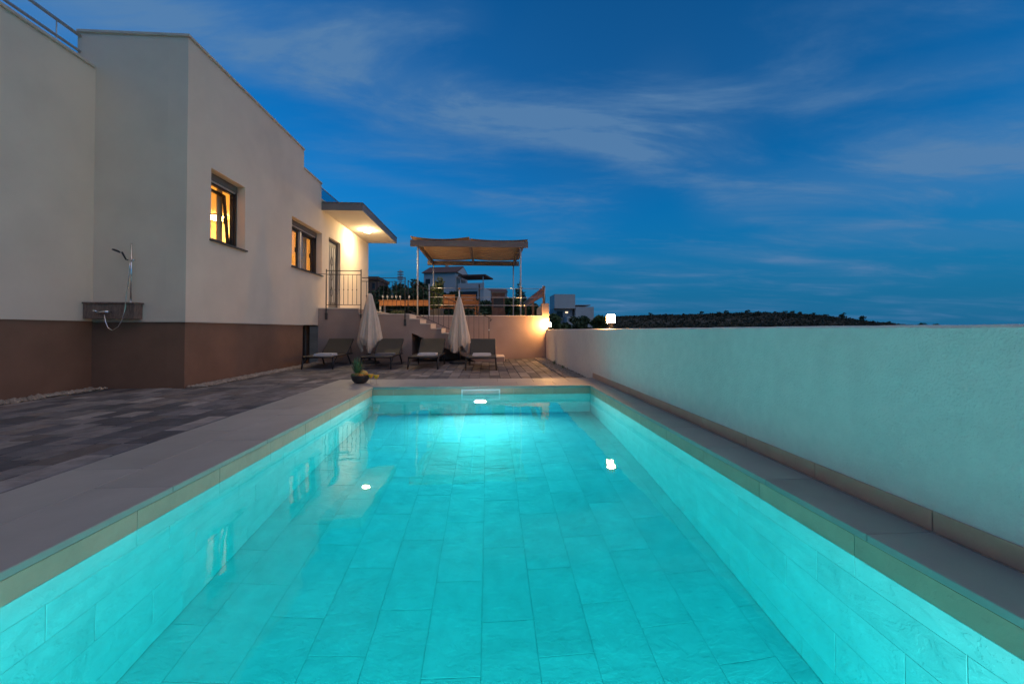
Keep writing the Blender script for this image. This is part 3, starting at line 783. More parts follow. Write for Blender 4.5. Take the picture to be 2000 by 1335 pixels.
# door with an ornamental grille
y0, y1, z0, z1 = dr
f = MB(); f.box(HX - .16, HX - .08, y0, y0 + .06, z0, z1); f.box(HX - .16, HX - .08, y1 - .06, y1, z0, z1); f.box(HX - .16, HX - .08, y0 + .06, y1 - .06, z1 - .06, z1)
door = f.build('door', 'frame_grey', house)
B(HX - .15, HX - .11, y0 + .062, y1 - .062, z0 + .01, z1 - .062).build('leaf', 'frame_grey', door)
B(HX - .108, HX - .102, y0 + .17, y1 - .17, z0 + .25, z1 - .22).build('frosted_pane', 'far_grey', door)
g = MB(); ym = (y0 + y1) / 2
for k in range(5):
    yy = y0 + .19 + (y1 - y0 - .38) * k / 4; g.tube([(HX - .095, yy, z0 + .25), (HX - .095, yy, z1 - .22)], .006, 6)
for zz in (z0 + .6, z0 + 1.1, z0 + 1.55):
    for s in (-1, 1):
        g.tube([(HX - .092, ym + s * (.02 + .11 * math.sin(i / 12 * 3.6) * (1 - i / 16)), zz - .16 + .32 * i / 12) for i in range(13)], .006, 6)
g.build('grille', 'iron', door)
MB().tube([(HX - .11, y0 + .12, z0 + 1.02), (HX - .05, y0 + .12, z0 + 1.02), (HX - .05, y0 + .22, z0 + 1.02)], .009, 8).build('handle', 'steel', door)
# flat canopy over the door
cx1 = U(708, 397, Y=P2).x; cyf = U(775, 472, X=cx1).y; zc1 = U(708, 397, Y=P2).z; zc0 = U(700, 411, Y=P2).z
can = B(HX + .002, cx1 - .02, P2 + .02, cyf - .02, zc0, zc1 - .03).build('canopy', 'soffit', house)
f = MB(); f.box(HX + .002, cx1, P2, P2 + .018, zc0 - .004, zc1); f.box(cx1 - .018, cx1, P2 + .018, cyf, zc0 - .004, zc1); f.box(HX + .002, cx1 - .018, cyf - .018, cyf, zc0 - .004, zc1)
f.build('fascia', 'fascia_metal', can)
B(HX + .002, cx1 + .015, P2 - .015, cyf + .015, zc1 + .002, zc1 + .02).build('metal_cover', 'fascia_metal', can)
q = U(712, 449, Z=zc0); lx, ly = (HX + cx1) / 2 + .05, q.y
cl = thing('canopy_lamp', (lx, ly, zc0), 'bright round ceiling lamp under the flat door canopy', 'ceiling lamp')
MB().lathe([(.10, -.002), (.13, -.004), (.13, -.025), (.12, -.03)], (lx, ly, zc0), 24).build('mount', 'white_plastic', cl)
MB().lathe([(.125, -.031), (.12, -.055), (.09, -.078), (.04, -.088), (.004, -.09)], (lx, ly, zc0), 24).build('diffuser', 'canopy_glow', cl)
# roof terrace rails
gr = B(HX - .12, HX - .108, P2 + .03, YE - .05, 4.70, ZR2 - .02).build('glass_balustrade', 'rail_glass', house)
MB().tube([(HX - .114, P2, ZR2), (HX - .114, YE - .03, ZR2)], .018, 8).build('top_rail', 'steel', gr)
xr = U(157, 80, Y=HY).x
za, zb = U(157, 71, Y=HY).z, U(157, 101, Y=HY).z
rr = MB().tube([(xr, -4, za), (xr, HY - .01, za)], .026, 10).build('roof_rail', 'galvanised', house)
MB().tube([(xr, -4, zb), (xr, HY - .01, zb)], .022, 10).build('lower_rail', 'galvanised', rr)
MB().tube([(xr, HY - .35, za), (xr, HY - .35, ZR2 - .3)], .008, 6).build('rail_post', 'galvanised', rr)
q = U(355, 62, Y=HY + .15); MB().tube([(q.x, HY + .15, ZR), (q.x, HY + .15, ZR + .17)], .006, 6).build('lightning_rod', 'iron', house)

# ------------------------------------------------------------------ outdoor shower
bx1 = U(279, 600, Y=HY).x; yb = HY - .15
sh = thing('outdoor_shower', (bx1 - .25, HY, ZB), 'outdoor shower with chrome riser on a dark stone ledge', 'shower')
B(LX + .004, bx1, yb, HY - .006, U(170, 622, Y=yb).z, U(170, 593, Y=yb).z).build('stone_box', 'granite', sh)
zt = U(170, 593, Y=yb).z
MB().cham(LX + .004, bx1 + .025, yb - .025, HY - .006, zt + .001, zt + .026, .004).build('stone_shelf', 'granite', sh)
q = U(257, 475, Y=yb + .06); rx, ry, ztop = q.x, yb + .06, q.z
MB().tube([(rx, ry, zt + .026), (rx, ry, ztop)], .011, 10).build('riser_pipe', 'chrome', sh)
MB().lathe([(.03, 0), (.03, .01), (.014, .02)], (rx, ry, zt + .026), 14).build('pipe_flange', 'chrome', sh)
zh = U(257, 508, Y=ry).z
MB().cham(rx - .06, rx + .05, ry - .02, ry + .02, zh - .014, zh + .014, .005).build('slider', 'chrome', sh)
h0 = Vector((rx - .05, ry - .03, zh)); h1 = U(238, 492, Y=ry - .06); h2 = U(222, 487, Y=ry - .08)
hs = MB().tube([h0, h1], [.011, .014], 10).build('hand_shower', 'black_metal', sh)
hd = MB(); ax = Vector((-.45, -.15, -1)).normalized()
mid = (h1 + h2) / 2 + Vector((-.02, 0, .004))
hd.tube([mid - ax * .012, mid, mid + ax * .014, mid + ax * .016], [.03, .052, .055, .050], 18); hd.build('spray_head', 'black_metal', hs)
mx0 = U(200, 609, Y=yb - .05)
MB().tube([(mx0.x - .07, yb - .05, mx0.z), (mx0.x + .10, yb - .05, mx0.z)], .022, 12).build('mixer_tap', 'chrome', sh)
MB().tube([(mx0.x - .075, yb - .052, mx0.z + .008), (mx0.x - .12, yb - .07, mx0.z + .02)], .014, 8).build('tap_lever', 'chrome', sh)
for dx in (-.05, .08): MB().tube([(mx0.x + dx, yb - .05, mx0.z), (mx0.x + dx, yb - .001, mx0.z)], .016, 8).build('tap_mount', 'chrome', sh)
hp = [U(*p, Y=yb - .06) for p in ((204, 614), (206, 628), (211, 640), (220, 645), (231, 638), (239, 624), (244, 604), (247, 575), (251, 545), (253, 522), (254, 512))]
MB().tube(hp, .007, 8).build('hose', 'chrome', sh)

# ------------------------------------------------------------------ terrace, stairs and landing
LXE = U(700, 603, Y=YS).x; SX0 = U(799, 614, Y=YS).x; SX1 = U(985, 698, Y=YS).x
PX1 = WX + .14
tw = thing('terrace_wall', (0, YR, ZP), 'brown rendered terrace retaining wall behind the sun loungers', 'wall')
mb = B(HX + .003, LXE, YS, YR + 2.4, -.4, 1.448); mb.build('landing', 'retaining', tw)
MB().cham(HX + .003, LXE + .02, YS - .02, YR + 2.4, 1.45, 1.478, .004).build('landing_slab', 'limestone', tw)
B(LXE + .002, SX0, YS + .002, YR + .2, -.4, ZT - .032).build('platform', 'retaining', tw)
MB().cham(LXE + .022, SX0 + .012, YS - .016, YR + .2, ZT - .03, ZT, .004).build('platform_slab', 'limestone', tw)
B(SX0 + .002, WX + .10, YR, YR + .25, -.4, ZT - .032).build('wall', 'retaining', tw)
for k in range(5):
    a = SX0 + .014 + (WX - .14 - SX0 - .014) * k / 5; b = SX0 + .014 + (WX - .14 - SX0 - .014) * (k + 1) / 5
    MB().cham(a + .002, b - .002, YR - .02, YR + .27, ZT - .03, ZT - .002, .004).build('capstone', 'limestone', tw)
pz = U(1060, 592, Y=YR).z
B(WX - .13, WX + .10, YR + .004, YR + .30, ZT - .031, pz).build('end_pillar', 'retaining', tw)
MB().prism([(YR + .3, ZT), (YR + 1.6, ZT), (YR + 1.6, ZT + .30), (YR + .3, pz - .04)], 'x', WX - .10, WX + .08).build('side_wall', 'terrace_stone', tw)
struct('terrace', MB().box(HX, PX1, YR + .25, 21.5, -.6, ZT - .035).box(LXE, SX0, YR + .2, YR + .25, -.6, ZT - .036), 'terrace_stone')

st = thing('staircase', (SX0, YS, ZP), 'short flight of stone steps down from the terrace to the patio', 'stairs')
n = 10; rise = (ZT - ZP) / n; run = (SX1 - SX0) / (n - 1)
xv = U(804, 650, Y=YS).x; zv = U(804, 650, Y=YS).z
out = [(SX0 + .002, ZT - rise)]
for k in range(n - 1):
    z = ZT - (k + 1) * rise - .030; out[-1] = (SX0 + .002, z) if k == 0 else out[-1]
    if k: out.append((SX0 + k * run, z))
    out.append((SX0 + (k + 1) * run, z))
out.append((SX1, ZP - .01)); sl_ = (ZT - rise - .030 - zv)
xf = xv + (zv - ZP) * run / rise * 1.02
out += [(min(xf, SX1 - .3), ZP - .01), (xv, zv), (xv, ZP - .01), (SX0 + .002, ZP - .01)]
MB().prism(out, 'y', YS + .004, YR - .003).build('stringer', 'retaining', st)
for k in range(n - 1):
    x = SX0 + k * run; z = ZT - (k + 1) * rise
    MB().cham(x + .014, x + run + .02, YS - .012, YR - .004, z - .028, z, .004).build('tread', 'limestone', st)
    MB().cham(x + .0025 + run - .002, x + run + .012, YS + .006, YR - .006, z - rise + .002, z - .030, .002).build('riser', 'limestone', st)
MB().cham(SX0 + .0025, SX0 + .012, YS + .006, YR - .006, ZT - rise + .002, ZT - .032, .002).build('riser', 'limestone', st)

def railing(name, label, a, b, htop, hsub, hlow, nb, posts, knots=True, drop=.0):
    """wrought iron railing from a to b; heights are above the line a-b"""
    a, b = Vector(a), Vector(b); t = thing(name, a, label, 'railing', 'wrought iron railings')
    P = lambda f, h: a + (b - a) * f + Vector((0, 0, h))
    for f, ht in posts: MB().tube([P(f, -drop), P(f, htop + ht)], .016, 4).build('post', 'iron', t)
    MB().tube([P(0, htop), P(1, htop)], .012, 6).build('top_rail', 'iron', t)
    if hsub: MB().tube([P(0, hsub), P(1, hsub)], .009, 6).build('upper_bar', 'iron', t)
    MB().tube([P(0, hlow), P(1, hlow)], .009, 6).build('lower_bar', 'iron', t)
    for k in range(1, nb + 1):
        f = k / (nb + 1); p0, p1 = P(f, hlow), P(f, hsub or htop); m = (p0 + p1) / 2
        bl = MB().tube([p0, p1], .0065, 6).build('baluster', 'iron', t)
        if knots: MB().lathe([(.006, -.022), (.015, -.008), (.015, .008), (.006, .022)], m, 8).build('collar', 'iron', bl)
    return t
yr = YS - .03
railing('iron_railing', 'wrought iron railing on the landing in front of the house door', (U(637, 600, Y=yr).x, yr, 1.478), (U(705, 600, Y=yr).x, yr, 1.478), 1.06, .95, .09, 7, ((0, .04), (1, .04)), drop=.28)
railing('iron_railing', 'wrought iron railing on the terrace edge left of the steps', (U(707, 600, Y=yr).x, yr, ZT), (U(791, 600, Y=yr).x, yr, ZT), 1.02, .92, .10, 9, ((1, .03),), drop=.28)
MB().box(U(791, 600, Y=yr).x - .03, U(791, 600, Y=yr).x + .03, yr - .012, YS - .001, ZT - .35, ZT - .16).build('fixing_plate', 'iron', bpy.data.objects['iron_railing.001'])
MB().box(U(637, 600, Y=yr).x - .03, U(637, 600, Y=yr).x + .03, yr - .012, YS - .001, 1.478 - .33, 1.478 - .14).build('fixing_plate', 'iron', bpy.data.objects['iron_railing'])
ax_, bx_ = U(797, 600, Y=yr + .06).x, U(955, 650, Y=yr + .06).x
rl = railing('iron_railing', 'sloping wrought iron stair railing with curled end', (ax_, yr + .06, ZT + .02), (bx_, yr + .06, ZT + .02 - (bx_ - ax_) * rise / run), .93, None, .08, 15, ((0, .02), (1, .0)), False, drop=.0)
e = Vector((bx_, yr + .06, ZT + .02 - (bx_ - ax_) * rise / run + .93))
MB().tube([e + Vector((.10 * i / 14 + .035 * math.sin(i * .45) - .0, 0, -.05 * i / 14 - .05 * (1 - math.cos(i * .45)) * .8)) for i in range(15)], .009, 6).build('scroll', 'iron', rl)
MB().lathe([(.005, -.03), (.02, -.012), (.02, .012), (.005, .03)], e + Vector((.0, 0, -.36)), 10).build('post_collar', 'steel', rl)
# short stay from the wall to the landing railing
MB().tube([(HX + .001, yr - .002, 1.478 + .96), (U(637, 600, Y=yr).x, yr - .002, 1.478 + .96)], .008, 6).build('wall_stay', 'iron', bpy.data.objects['iron_railing'])

sr = thing('steel_railing', (0, YR + .12, ZT), 'stainless steel railing with three thin bars along the terrace edge', 'railing')
xs0, xs1 = U(838, 580, Y=YR + .12).x, U(1064, 580, Y=YR + .12).x
for py in (563, 580.5, 596):
    z = U(936, py, Y=YR + .12).z; MB().tube([(xs0, YR + .12, z), (xs1, YR + .12, z)], .009, 8).build('bar', 'steel', sr)
for px in (838, 936): x = U(px, 580, Y=YR + .12).x; B(x - .022, x + .022, YR + .132, YR + .16, ZT - .001, U(936, 555, Y=YR + .12).z).build('post', 'galvanised' if px == 838 else 'iron', sr)
MB().tube([(xs1, YR + .12, pz + .001), (xs1, YR + .12, U(1064, 560, Y=YR).z)], .016, 8).build('post', 'steel', sr)

# ------------------------------------------------------------------ sun loungers and towels
def make_lounger():
    t = thing('sun_lounger', (0, 0, 0), 'dark sun lounger', 'sun lounger', 'sun loungers in front of the terrace wall')
    w = .33; hy, hz = 1.22, .285; by, bz = 1.78, .655
    for s in (-1, 1):
        MB().tube([(s * w, 0, .275), (s * w, .06, .285), (s * w, hy + .02, hz), (s * w, 1.62, .275)], .019, 8).build('side_rail', 'black_metal', t)
        MB().tube([(s * (w - .012), hy, hz + .012), (s * (w - .012), by, bz)], .016, 8).build('back_rail', 'black_metal', t)
        MB().tube([(s * w, .05, .278), (s * (w + .008), .02, .14), (s * (w + .014), -.02, 0)], [.021, .020, .017], 8).build('leg', 'black_metal', t)
        MB().tube([(s * w, 1.18, .28), (s * (w + .006), 1.36, .12), (s * (w + .010), 1.46, 0)], [.021, .019, .017], 8).build('leg', 'black_metal', t)
        MB().tube([(s * (w - .02), 1.60, .28), (s * (w - .02), 1.56, .50)], .010, 6).build('back_stay', 'black_metal', t)
        MB().tube([(s * w, .34, .27), (s * w, .16, .17), (s * w, .02, .13)], .013, 6).build('brace', 'black_metal', t)
    MB().tube([(-w, 0, .275), (w, 0, .275)], .019, 8).build('cross_bar', 'black_metal', t)
    MB().tube([(-w + .012, by, bz), (w - .012, by, bz)], .018, 8).build('head_bar', 'black_metal', t)
    MB().tube([(-w, 1.62, .275), (w, 1.62, .275)], .016, 8).build('cross_bar', 'black_metal', t)
    def cloth(pts):
        mb = MB(); n = 8
        for j, (y, z) in enumerate(pts):
            for i in range(n + 1):
                u = i / n; x = -w + .012 + (2 * w - .024) * u
                sag = -.020 * (1 - (2 * u - 1) ** 2) * math.sin(math.pi * min(1, max(0, j / (len(pts) - 1))))
                mb.v.append((x, y, z + sag))
            if j:
                a = (j - 1) * (n + 1); b = j * (n + 1); mb.f += [(a + i, a + i + 1, b + i + 1, b + i) for i in range(n)]
        k = len(mb.v); mb.v += [(x, y, z - .005) for x, y, z in mb.v]; mb.f += [tuple(reversed([q + k for q in f])) for f in list(mb.f)]
        mb.smooth = True; return mb
    cloth([(.0 + hy * k / 8, .296) for k in range(9)]).build('seat_sling', 'sling', t)
    cloth([(hy + (by - hy) * k / 6, hz + .022 + (bz - hz) * k / 6) for k in range(7)]).build('back_sling', 'sling', t)
    return t
proto = make_lounger()
LNG = [((590 + 650) / 2, 9.52, R(3), 'dark sun lounger nearest the house, left of both closed parasols'),
       ((704 + 764) / 2, 9.42, R(2), 'dark sun lounger with dark grey towel beside the left closed parasol'),
       ((797 + 855) / 2, 9.36, R(0), 'dark sun lounger in front of the stair niche'),
       ((910 + 969) / 2, 9.04, R(-1), 'rightmost dark sun lounger, right of the wooden-tipped parasol')]
def towel(x, y, z, rz, mt, label, w=.46, d=.30):
    mb = MB(); rng = random.Random(int(x * 100))
    for k in range(2):
        h0 = k * .030; pts = [(-w / 2, .006), (-w / 2 + .012, 0), (w / 2 - .02, 0), (w / 2, .010), (w / 2, .022), (w / 2 - .02, .030), (0, .034), (-w / 2 + .015, .030), (-w / 2, .022)]
        mb.prism([(a * (1 - .04 * k) + .01 * k, b + h0) for a, b in pts], 'y', -d / 2 + .012 * k, d / 2)
    o = single('folded_towel', mb, mt, label, 'towel', 'folded towels on the loungers')
    o.location = (x, y, z); o.rotation_euler = (0, 0, rz); return o
TW = [('towel', 'folded white towel on the lounger nearest the house', -.02, .50), ('towel_grey', 'folded dark grey towel on the lounger beside the left parasol', .06, .62), ('towel', 'folded white towel on the lounger in front of the stair niche', .0, .72), ('towel', 'folded white towel on the rightmost lounger', .0, .80)]
for i, (px, y, rz, lab) in enumerate(LNG):
    o = proto if i == 0 else copy_tree(proto)
    yy = y; xx = U(px, 700, Y=yy).x
    o.location = (xx, yy, ZP); o.rotation_euler = (0, 0, rz); o['label'] = lab
    mt, tl, dx, dy = TW[i]
    towel(xx + dx, yy + dy, ZP + .281, rz + R((-8, 3, -4, 4)[i]), mt, tl)

# ------------------------------------------------------------------ closed parasols
def parasol(px, y, top_py, tip_py, bot_py, wide, label, wood, seed):
    c = U(px, 650, Y=y); x = c.x; zt, zb, ztip = U(px, top_py, Y=y).z, U(px, bot_py, Y=y).z, U(px, tip_py, Y=y).z
    t = thing('closed_parasol', (x, y, ZP), label, 'parasol', 'closed parasols between the loungers')
    MB().tube([(x, y, ZP + .05), (x, y, ztip - .05)], .019, 10).build('pole', 'white_plastic' if wood else 'anthracite', t)
    if wood: MB().lathe([(.008, -.03), (.03, -.02), (.034, .0), (.026, .02), (.012, .035), (.004, .045)], (x, y, ztip - .03), 14).build('finial', 'wood', t)
    rng = random.Random(seed); mb = MB(); n = 96; rows = 26; ribs = 8
    ph = [rng.uniform(-.25, .25) for _ in range(ribs)]; hem = [rng.uniform(-.10, .10) for _ in range(ribs)]; amp = [rng.uniform(.75, 1.2) for _ in range(ribs)]
    for j in range(rows + 1):
        f = j / rows
        for i in range(n):
            a = 2 * math.pi * i / n; k = (a / (2 * math.pi) * ribs); k0 = int(k) % ribs; fr = k - int(k)
            L_ = lambda tab: tab[k0] * (1 - fr) + tab[(k0 + 1) % ribs] * fr
            prof = .035 + (wide - .035) * min(1, f / .84) ** (.78 if wood else .72)
            if f > .84: prof *= 1 - (.10 if wood else .30) * (f - .84) / .16
            if not wood: prof = max(prof, .085 * min(1, f / .06 + .25))
            fold = math.sin(k * 2 * math.pi + L_(ph) * 3) * .55 + math.sin(k * 6 * math.pi + 1.3 + seed + f * 1.5) * .26 + math.sin(k * 1.0 * math.pi + seed) * .2
            r = prof * (1 + .27 * fold * L_(amp) * min(1, f * 2.2))
            point = .5 * (1 - math.cos(k * math.pi + seed)) * .34 + L_(hem) * .6
            z = zt - (zt - zb) * f + (.30 - point) * max(0, f - .45) / .55 * .62 - .04
            mb.v.append((x + r * math.cos(a), y + r * math.sin(a), z))
        if j: A = (j - 1) * n; Bq = j * n; mb.f += [(A + i, A + (i + 1) % n, Bq + (i + 1) % n, Bq + i) for i in range(n)]
    mb.f.append(tuple(range(n))); mb.smooth = True; mb.build('canopy_cloth', 'parasol_cloth', t)
    bs = MB().lathe([(.27, 0), (.275, .02), (.25, .06), (.10, .085), (.04, .10)], (x, y, ZP), 28).build('base', 'rubber', t)
    MB().lathe([(.034, .09), (.034, .30), (.028, .32)], (x, y, ZP), 14).build('pole_sleeve', 'black_metal', bs)
    MB().tube([(x - .03, y - .03, ZP + .24), (x - .07, y - .05, ZP + .24)], .014, 8).build('clamp_knob', 'black_metal', bs)
parasol(722, 11.15, 570, 572, 683, .285, 'closed beige parasol with rounded top near the house', False, 2)
parasol(897, 11.02, 577, 562, 684, .275, 'closed beige parasol with wooden tip between the right loungers', True, 5)

# ------------------------------------------------------------------ fruit bowl and drinks on the coping
q = U(704, 748, Z=0); bx, by = q.x, q.y
bw = thing('fruit_bowl', (bx, by, 0), 'dark woven fruit bowl on the far left pool corner', 'bowl')
MB().lathe([(.055, .002), (.09, .012), (.128, .055), (.143, .105), (.146, .125), (.139, .125), (.120, .060), (.08, .022), (.01, .018)], (bx, by, 0), 30, cap=False).build('body', 'ceramic_dark', bw)
MB().tube([(bx + .144 * math.cos(a), by + .144 * math.sin(a), .126) for a in [2 * math.pi * k / 30 for k in range(31)]], .006, 6).build('rim', 'ceramic_dark', bw)
pn = thing('pineapple', (bx - .05, by - .01, .05), 'pineapple standing in the dark fruit bowl', 'pineapple')
MB().lathe([(.03, 0), (.055, .02), (.062, .06), (.055, .10), (.03, .125)], (bx - .05, by - .01, .045), 18).build('body', 'pineapple', pn)
lf = MB(); rng = random.Random(9)
for k in range(46):
    a = k * 2.4; f = k / 46.; l = .11 + .15 * f + rng.uniform(-.03, .03); lean = (1 - f) * 1.0 + .10
    b = Vector((bx - .05 + .02 * math.cos(a), by - .01 + .02 * math.sin(a), .155 + .035 * f)); d = Vector((math.cos(a) * lean, math.sin(a) * lean, 1)).normalized(); w = Vector((-math.sin(a), math.cos(a), 0)) * .013
    m_ = b + d * l * .55; e = b + d * l + Vector((math.cos(a), math.sin(a), .2)) * .018 * (1 - f); lf.poly([b - w, b + w, m_ + w * .8, m_ - w * .8]); lf.poly([m_ - w * .8, m_ + w * .8, e])
lf.build('leaf_crown', 'pineapple_leaf', pn)
def fruit(name, x, y, z, r, mt, label, e=1.0):
    mb = MB().lathe([(max(.003, r * math.sin(t)), -r * e * math.cos(t)) for t in [math.pi * k / 12 for k in range(13)]], (x, y, z), 18)
    single(name, mb, mt, label, 'fruit', 'fruit in the bowl')
fruit('melon', bx + .045, by + .01, .135, .070, 'melon', 'yellow melon lying in the bowl beside the pineapple', 1.05)
fruit('orange', bx + .098, by - .03, .125, .042, 'orange_fruit', 'orange at the right rim of the bowl')
fruit('orange', bx + .03, by - .085, .125, .040, 'orange_fruit', 'orange at the front of the bowl')
fruit('apple', bx - .10, by - .05, .125, .038, 'foliage_plant', 'green apple at the left rim of the bowl')
def cocktail(px, py, label):
    q = U(px, py, Z=0); x, y = q.x, q.y
    t = thing('cocktail_glass', (x, y, 0), label, 'glass', 'cocktail glasses by the pool')
    MB().lathe([(.034, .001), (.034, .004), (.006, .010), (.0045, .085)], (x, y, 0), 18).build('stem', 'clear_glass', t)
    MB().lathe([(.005, .085), (.030, .105), (.043, .135), (.045, .165), (.043, .19)], (x, y, 0), 20, cap=False).build('cup', 'clear_glass', t)
    MB().lathe([(.004, .088), (.028, .106), (.041, .135), (.0425, .155)], (x, y, 0), 20).build('drink', 'drink', t)
cocktail(724, 749, 'cocktail glass with orange drink next to the fruit bowl'); cocktail(735, 751, 'cocktail glass with orange drink at the pool corner, farther from the bowl')

# ------------------------------------------------------------------ pergola
YA = YR + .36; pA, pB = U(816, 560, Y=YA).x, U(1017, 560, Y=YA).x
YB = YA + 3.75; zbm0, zbm1 = U(900, 482, Y=YA).z, U(900, 470, Y=YA).z
pg = thing('pergola', ((pA + pB) / 2, YA, ZT), 'steel pergola with brown shade cloth on the raised terrace', 'pergola')
for y in (YA, YB):
    for x in (pA, pB): MB().tube([(x, y, ZT - .034), (x, y, zbm0)], .028 if y == YA else .026, 10).build('post', 'galvanised', pg)
ov = .24
B(pA - ov, pB + ov, YA - .06, YA + .06, zbm0, zbm1).build('front_beam', 'pergola_beam', pg)
B(pA - ov, pB + ov, YB - .06, YB + .06, zbm0, zbm1 - .02).build('rear_beam', 'pergola_beam', pg)
xm = (pA + pB) / 2
for x in (pA - .02, xm, pB + .02): B(x - .035, x + .035, YA + .062, YB - .062, zbm0 + .02, zbm1 - .03).build('rafter', 'pergola_beam', pg)
def shade(x0, x1, s):
    mb = MB(); nx, ny = 14, 40; rng = random.Random(s)
    for j in range(ny + 1):
        v = j / ny; y = YA - .10 + (YB - YA + .20) * v
        for i in range(nx + 1):
            u = i / nx
            z = zbm1 + .012 + .09 * (2 * u - 1) ** 2 * (.75 + .25 * math.sin(5 * v + s)) * (1 if (u > .5) == (s > 0) or True else 0) + .012 * math.sin(v * 46 + s)
            mb.v.append((x0 + (x1 - x0) * u, y, z))
        if j: a = (j - 1) * (nx + 1); b = j * (nx + 1); mb.f += [(a + i, a + i + 1, b + i + 1, b + i) for i in range(nx)]
    k = len(mb.v); mb.v += [(x, y, z + .004) for x, y, z in mb.v]; mb.f += [tuple(reversed([q + k for q in f])) for f in list(mb.f)]
    mb.smooth = True; mb.build('shade_cloth', 'shade_cloth', pg)
shade(pA - ov, xm - .01, 1); shade(xm + .01, pB + ov, -1)

# ------------------------------------------------------------------ terrace furniture and plants
TY = 16.6; tx0, tx1 = U(739, 592, Y=TY).x, U(937, 592, Y=TY).x; tz = ZT + .76
tb = thing('dining_table', ((tx0 + tx1) / 2, TY, ZT), 'long wooden dining table on the terrace under the pergola', 'table')
for k in range(5): piece('plank', tb, 'wood_x', tx0, tx1, TY - .02 + .17 * k, TY + .145 + .17 * k, tz - .035, tz, .004)
B(tx0 + .03, tx1 - .03, TY + .01, TY + .04, tz - .23, tz - .036).build('apron', 'wood_x', tb)
for x in (tx0 + .06, tx1 - .06, (tx0 + tx1) / 2):
    for y in (TY + .08, TY + .78): B(x - .035, x + .035, y - .03, y + .03, ZT - .035, tz - .036).build('leg', 'pale_frame' if x < tx0 + .1 else 'wood', tb)
for i, px in enumerate((748, 757, 766, 774, 782, 799, 881, 907, 915, 923)):
    y = TY + .12 + .05 * (i % 3); x = U(px, 582, Y=y).x
    nth = ('first', 'second', 'third', 'fourth', 'fifth', 'sixth', 'seventh', 'eighth', 'ninth', 'tenth')[i]
    t = thing('wine_glass', (x, y, tz), 'pale wine glass on the long terrace table, %s from the house' % nth, 'glass', 'wine glasses on the terrace table')
    MB().lathe([(.036, .001), (.034, .004), (.006, .012), (.005, .09)], (x, y, tz), 12).build('stem', 'white_plastic', t)
    MB().lathe([(.005, .09), (.032, .11), (.042, .15), (.038, .20)], (x, y, tz), 12, cap=False).build('cup', 'white_plastic', t)
def chair(px, y, label):
    x = U(px, 585, Y=y).x; t = thing('garden_chair', (x, y, ZT), label, 'chair', 'wooden garden chairs at the terrace table')
    w = .27; g = ZT - .035
    for s in (-1, 1):
        B(x + s * w - .022, x + s * w + .022, y, y + .045, g, ZT + .93).build('leg', 'wood', t); B(x + s * w - .022, x + s * w + .022, y + .48, y + .52, g, ZT + .64).build('leg', 'wood', t)
        B(x + s * w - .03, x + s * w + .03, y + .047, y + .55, ZT + .64, ZT + .665).build('armrest', 'wood', t)
    for k in range(5): piece('seat_slat', t, 'wood_x', x - w + .024, x + w - .024, y + .05 + .09 * k, y + .125 + .09 * k, ZT + .40, ZT + .425, .004)
    for k in range(4): piece('back_slat', t, 'wood_x', x - w + .024, x + w - .024, y + .008, y + .03, ZT + .48 + .115 * k, ZT + .575 + .115 * k, .004)
chair(874, 15.75, 'slatted wooden garden chair at the table, left of the wooden-tipped parasol'); chair(915, 15.7, 'slatted wooden garden chair at the table, right of the wooden-tipped parasol')
a, b = U(961, 590, Y=14.6), U(986, 590, Y=14.6)
bq = thing('brick_barbecue', ((a.x + b.x) / 2, 14.6, ZT), 'dark brick barbecue block behind the steel railing', 'barbecue')
B(a.x, b.x, 14.6, 15.2, ZT - .035, U(970, 572, Y=14.6).z).build('body', 'brickwork', bq); zq = U(970, 572, Y=14.6).z
B(a.x - .04, b.x + .04, 14.56, 15.24, zq + .001, zq + .05).build('top_slab', 'frame_grey', bq)
B(a.x + .06, b.x - .06, 14.594, 14.599, ZT + .35, ZT + .70).build('fire_opening', 'far_dark', bq)
# timber rail along the right-hand side of the terrace
tr = thing('timber_fence', (WX + .02, YR + .4, ZT), 'brown timber board fence along the right side of the terrace', 'fence')
for y in (YR + .42, YR + 3.6, YR + 6.8): B(WX - .04, WX + .04, y, y + .09, ZT + .3 if y < YR + 1 else ZT - .036, ZT + (1.0 if y < YR + 1 else .98)).build('post', 'wood', tr)
for k in range(2): piece('board', tr, 'wood', WX - .065, WX - .042, YR + .30, YR + 7.2, ZT + .64 + .16 * k, ZT + .785 + .16 * k, .004)
def shrub(name, px, y, py_top, r, label, n=900, pot=True, z=None, mt='foliage_plant', cat='plant', cyl=True, leaf=.05):
    c = U(px, py_top, Y=y); z0 = ZT - .034 if z is None else z; rng = random.Random(int(px)); t = thing(name, (c.x, y, z0), label, cat)
    zs = z0
    if pot:
        MB().lathe([(.13, 0), (.17, .26), (.185, .28), (.165, .28), (.15, .24)], (c.x, y, z0), 18).build('pot', 'frame_grey', t); zs = z0 + .24
    sm = MB(); cs = []; H = c.z - zs
    for k in range(7):
        a = rng.uniform(0, 6.28); q = r * rng.uniform(.15, .6); tp = Vector((c.x + q * math.cos(a), y + q * math.sin(a), zs + H * rng.uniform(.7, .98)))
        sm.tube([(c.x, y, zs), ((c.x + tp.x) / 2, (y + tp.y) / 2, (zs + tp.z) / 2 + .03), tp], [.012, .009, .004], 5)
        for f in (.25, .45, .65, .85, 1.0):
            p = Vector((c.x, y, zs)).lerp(tp, f); e = r * (.42 if f < .9 else .22); cs.append((p.x, p.y, p.z, e, e, H * .10))
    sm.build('stem', 'bark', t); leaves(MB(), cs, n, leaf, rng, 1.0).build('foliage', mt, t)
shrub('potted_shrub', 858, 13.55, 538, .30, 'leafy green potted shrub behind the steel railing', 1500)
shrub('potted_shrub', 846, 14.2, 552, .26, 'darker leafy plant left of the tall potted shrub', 900, mt='foliage_mid')
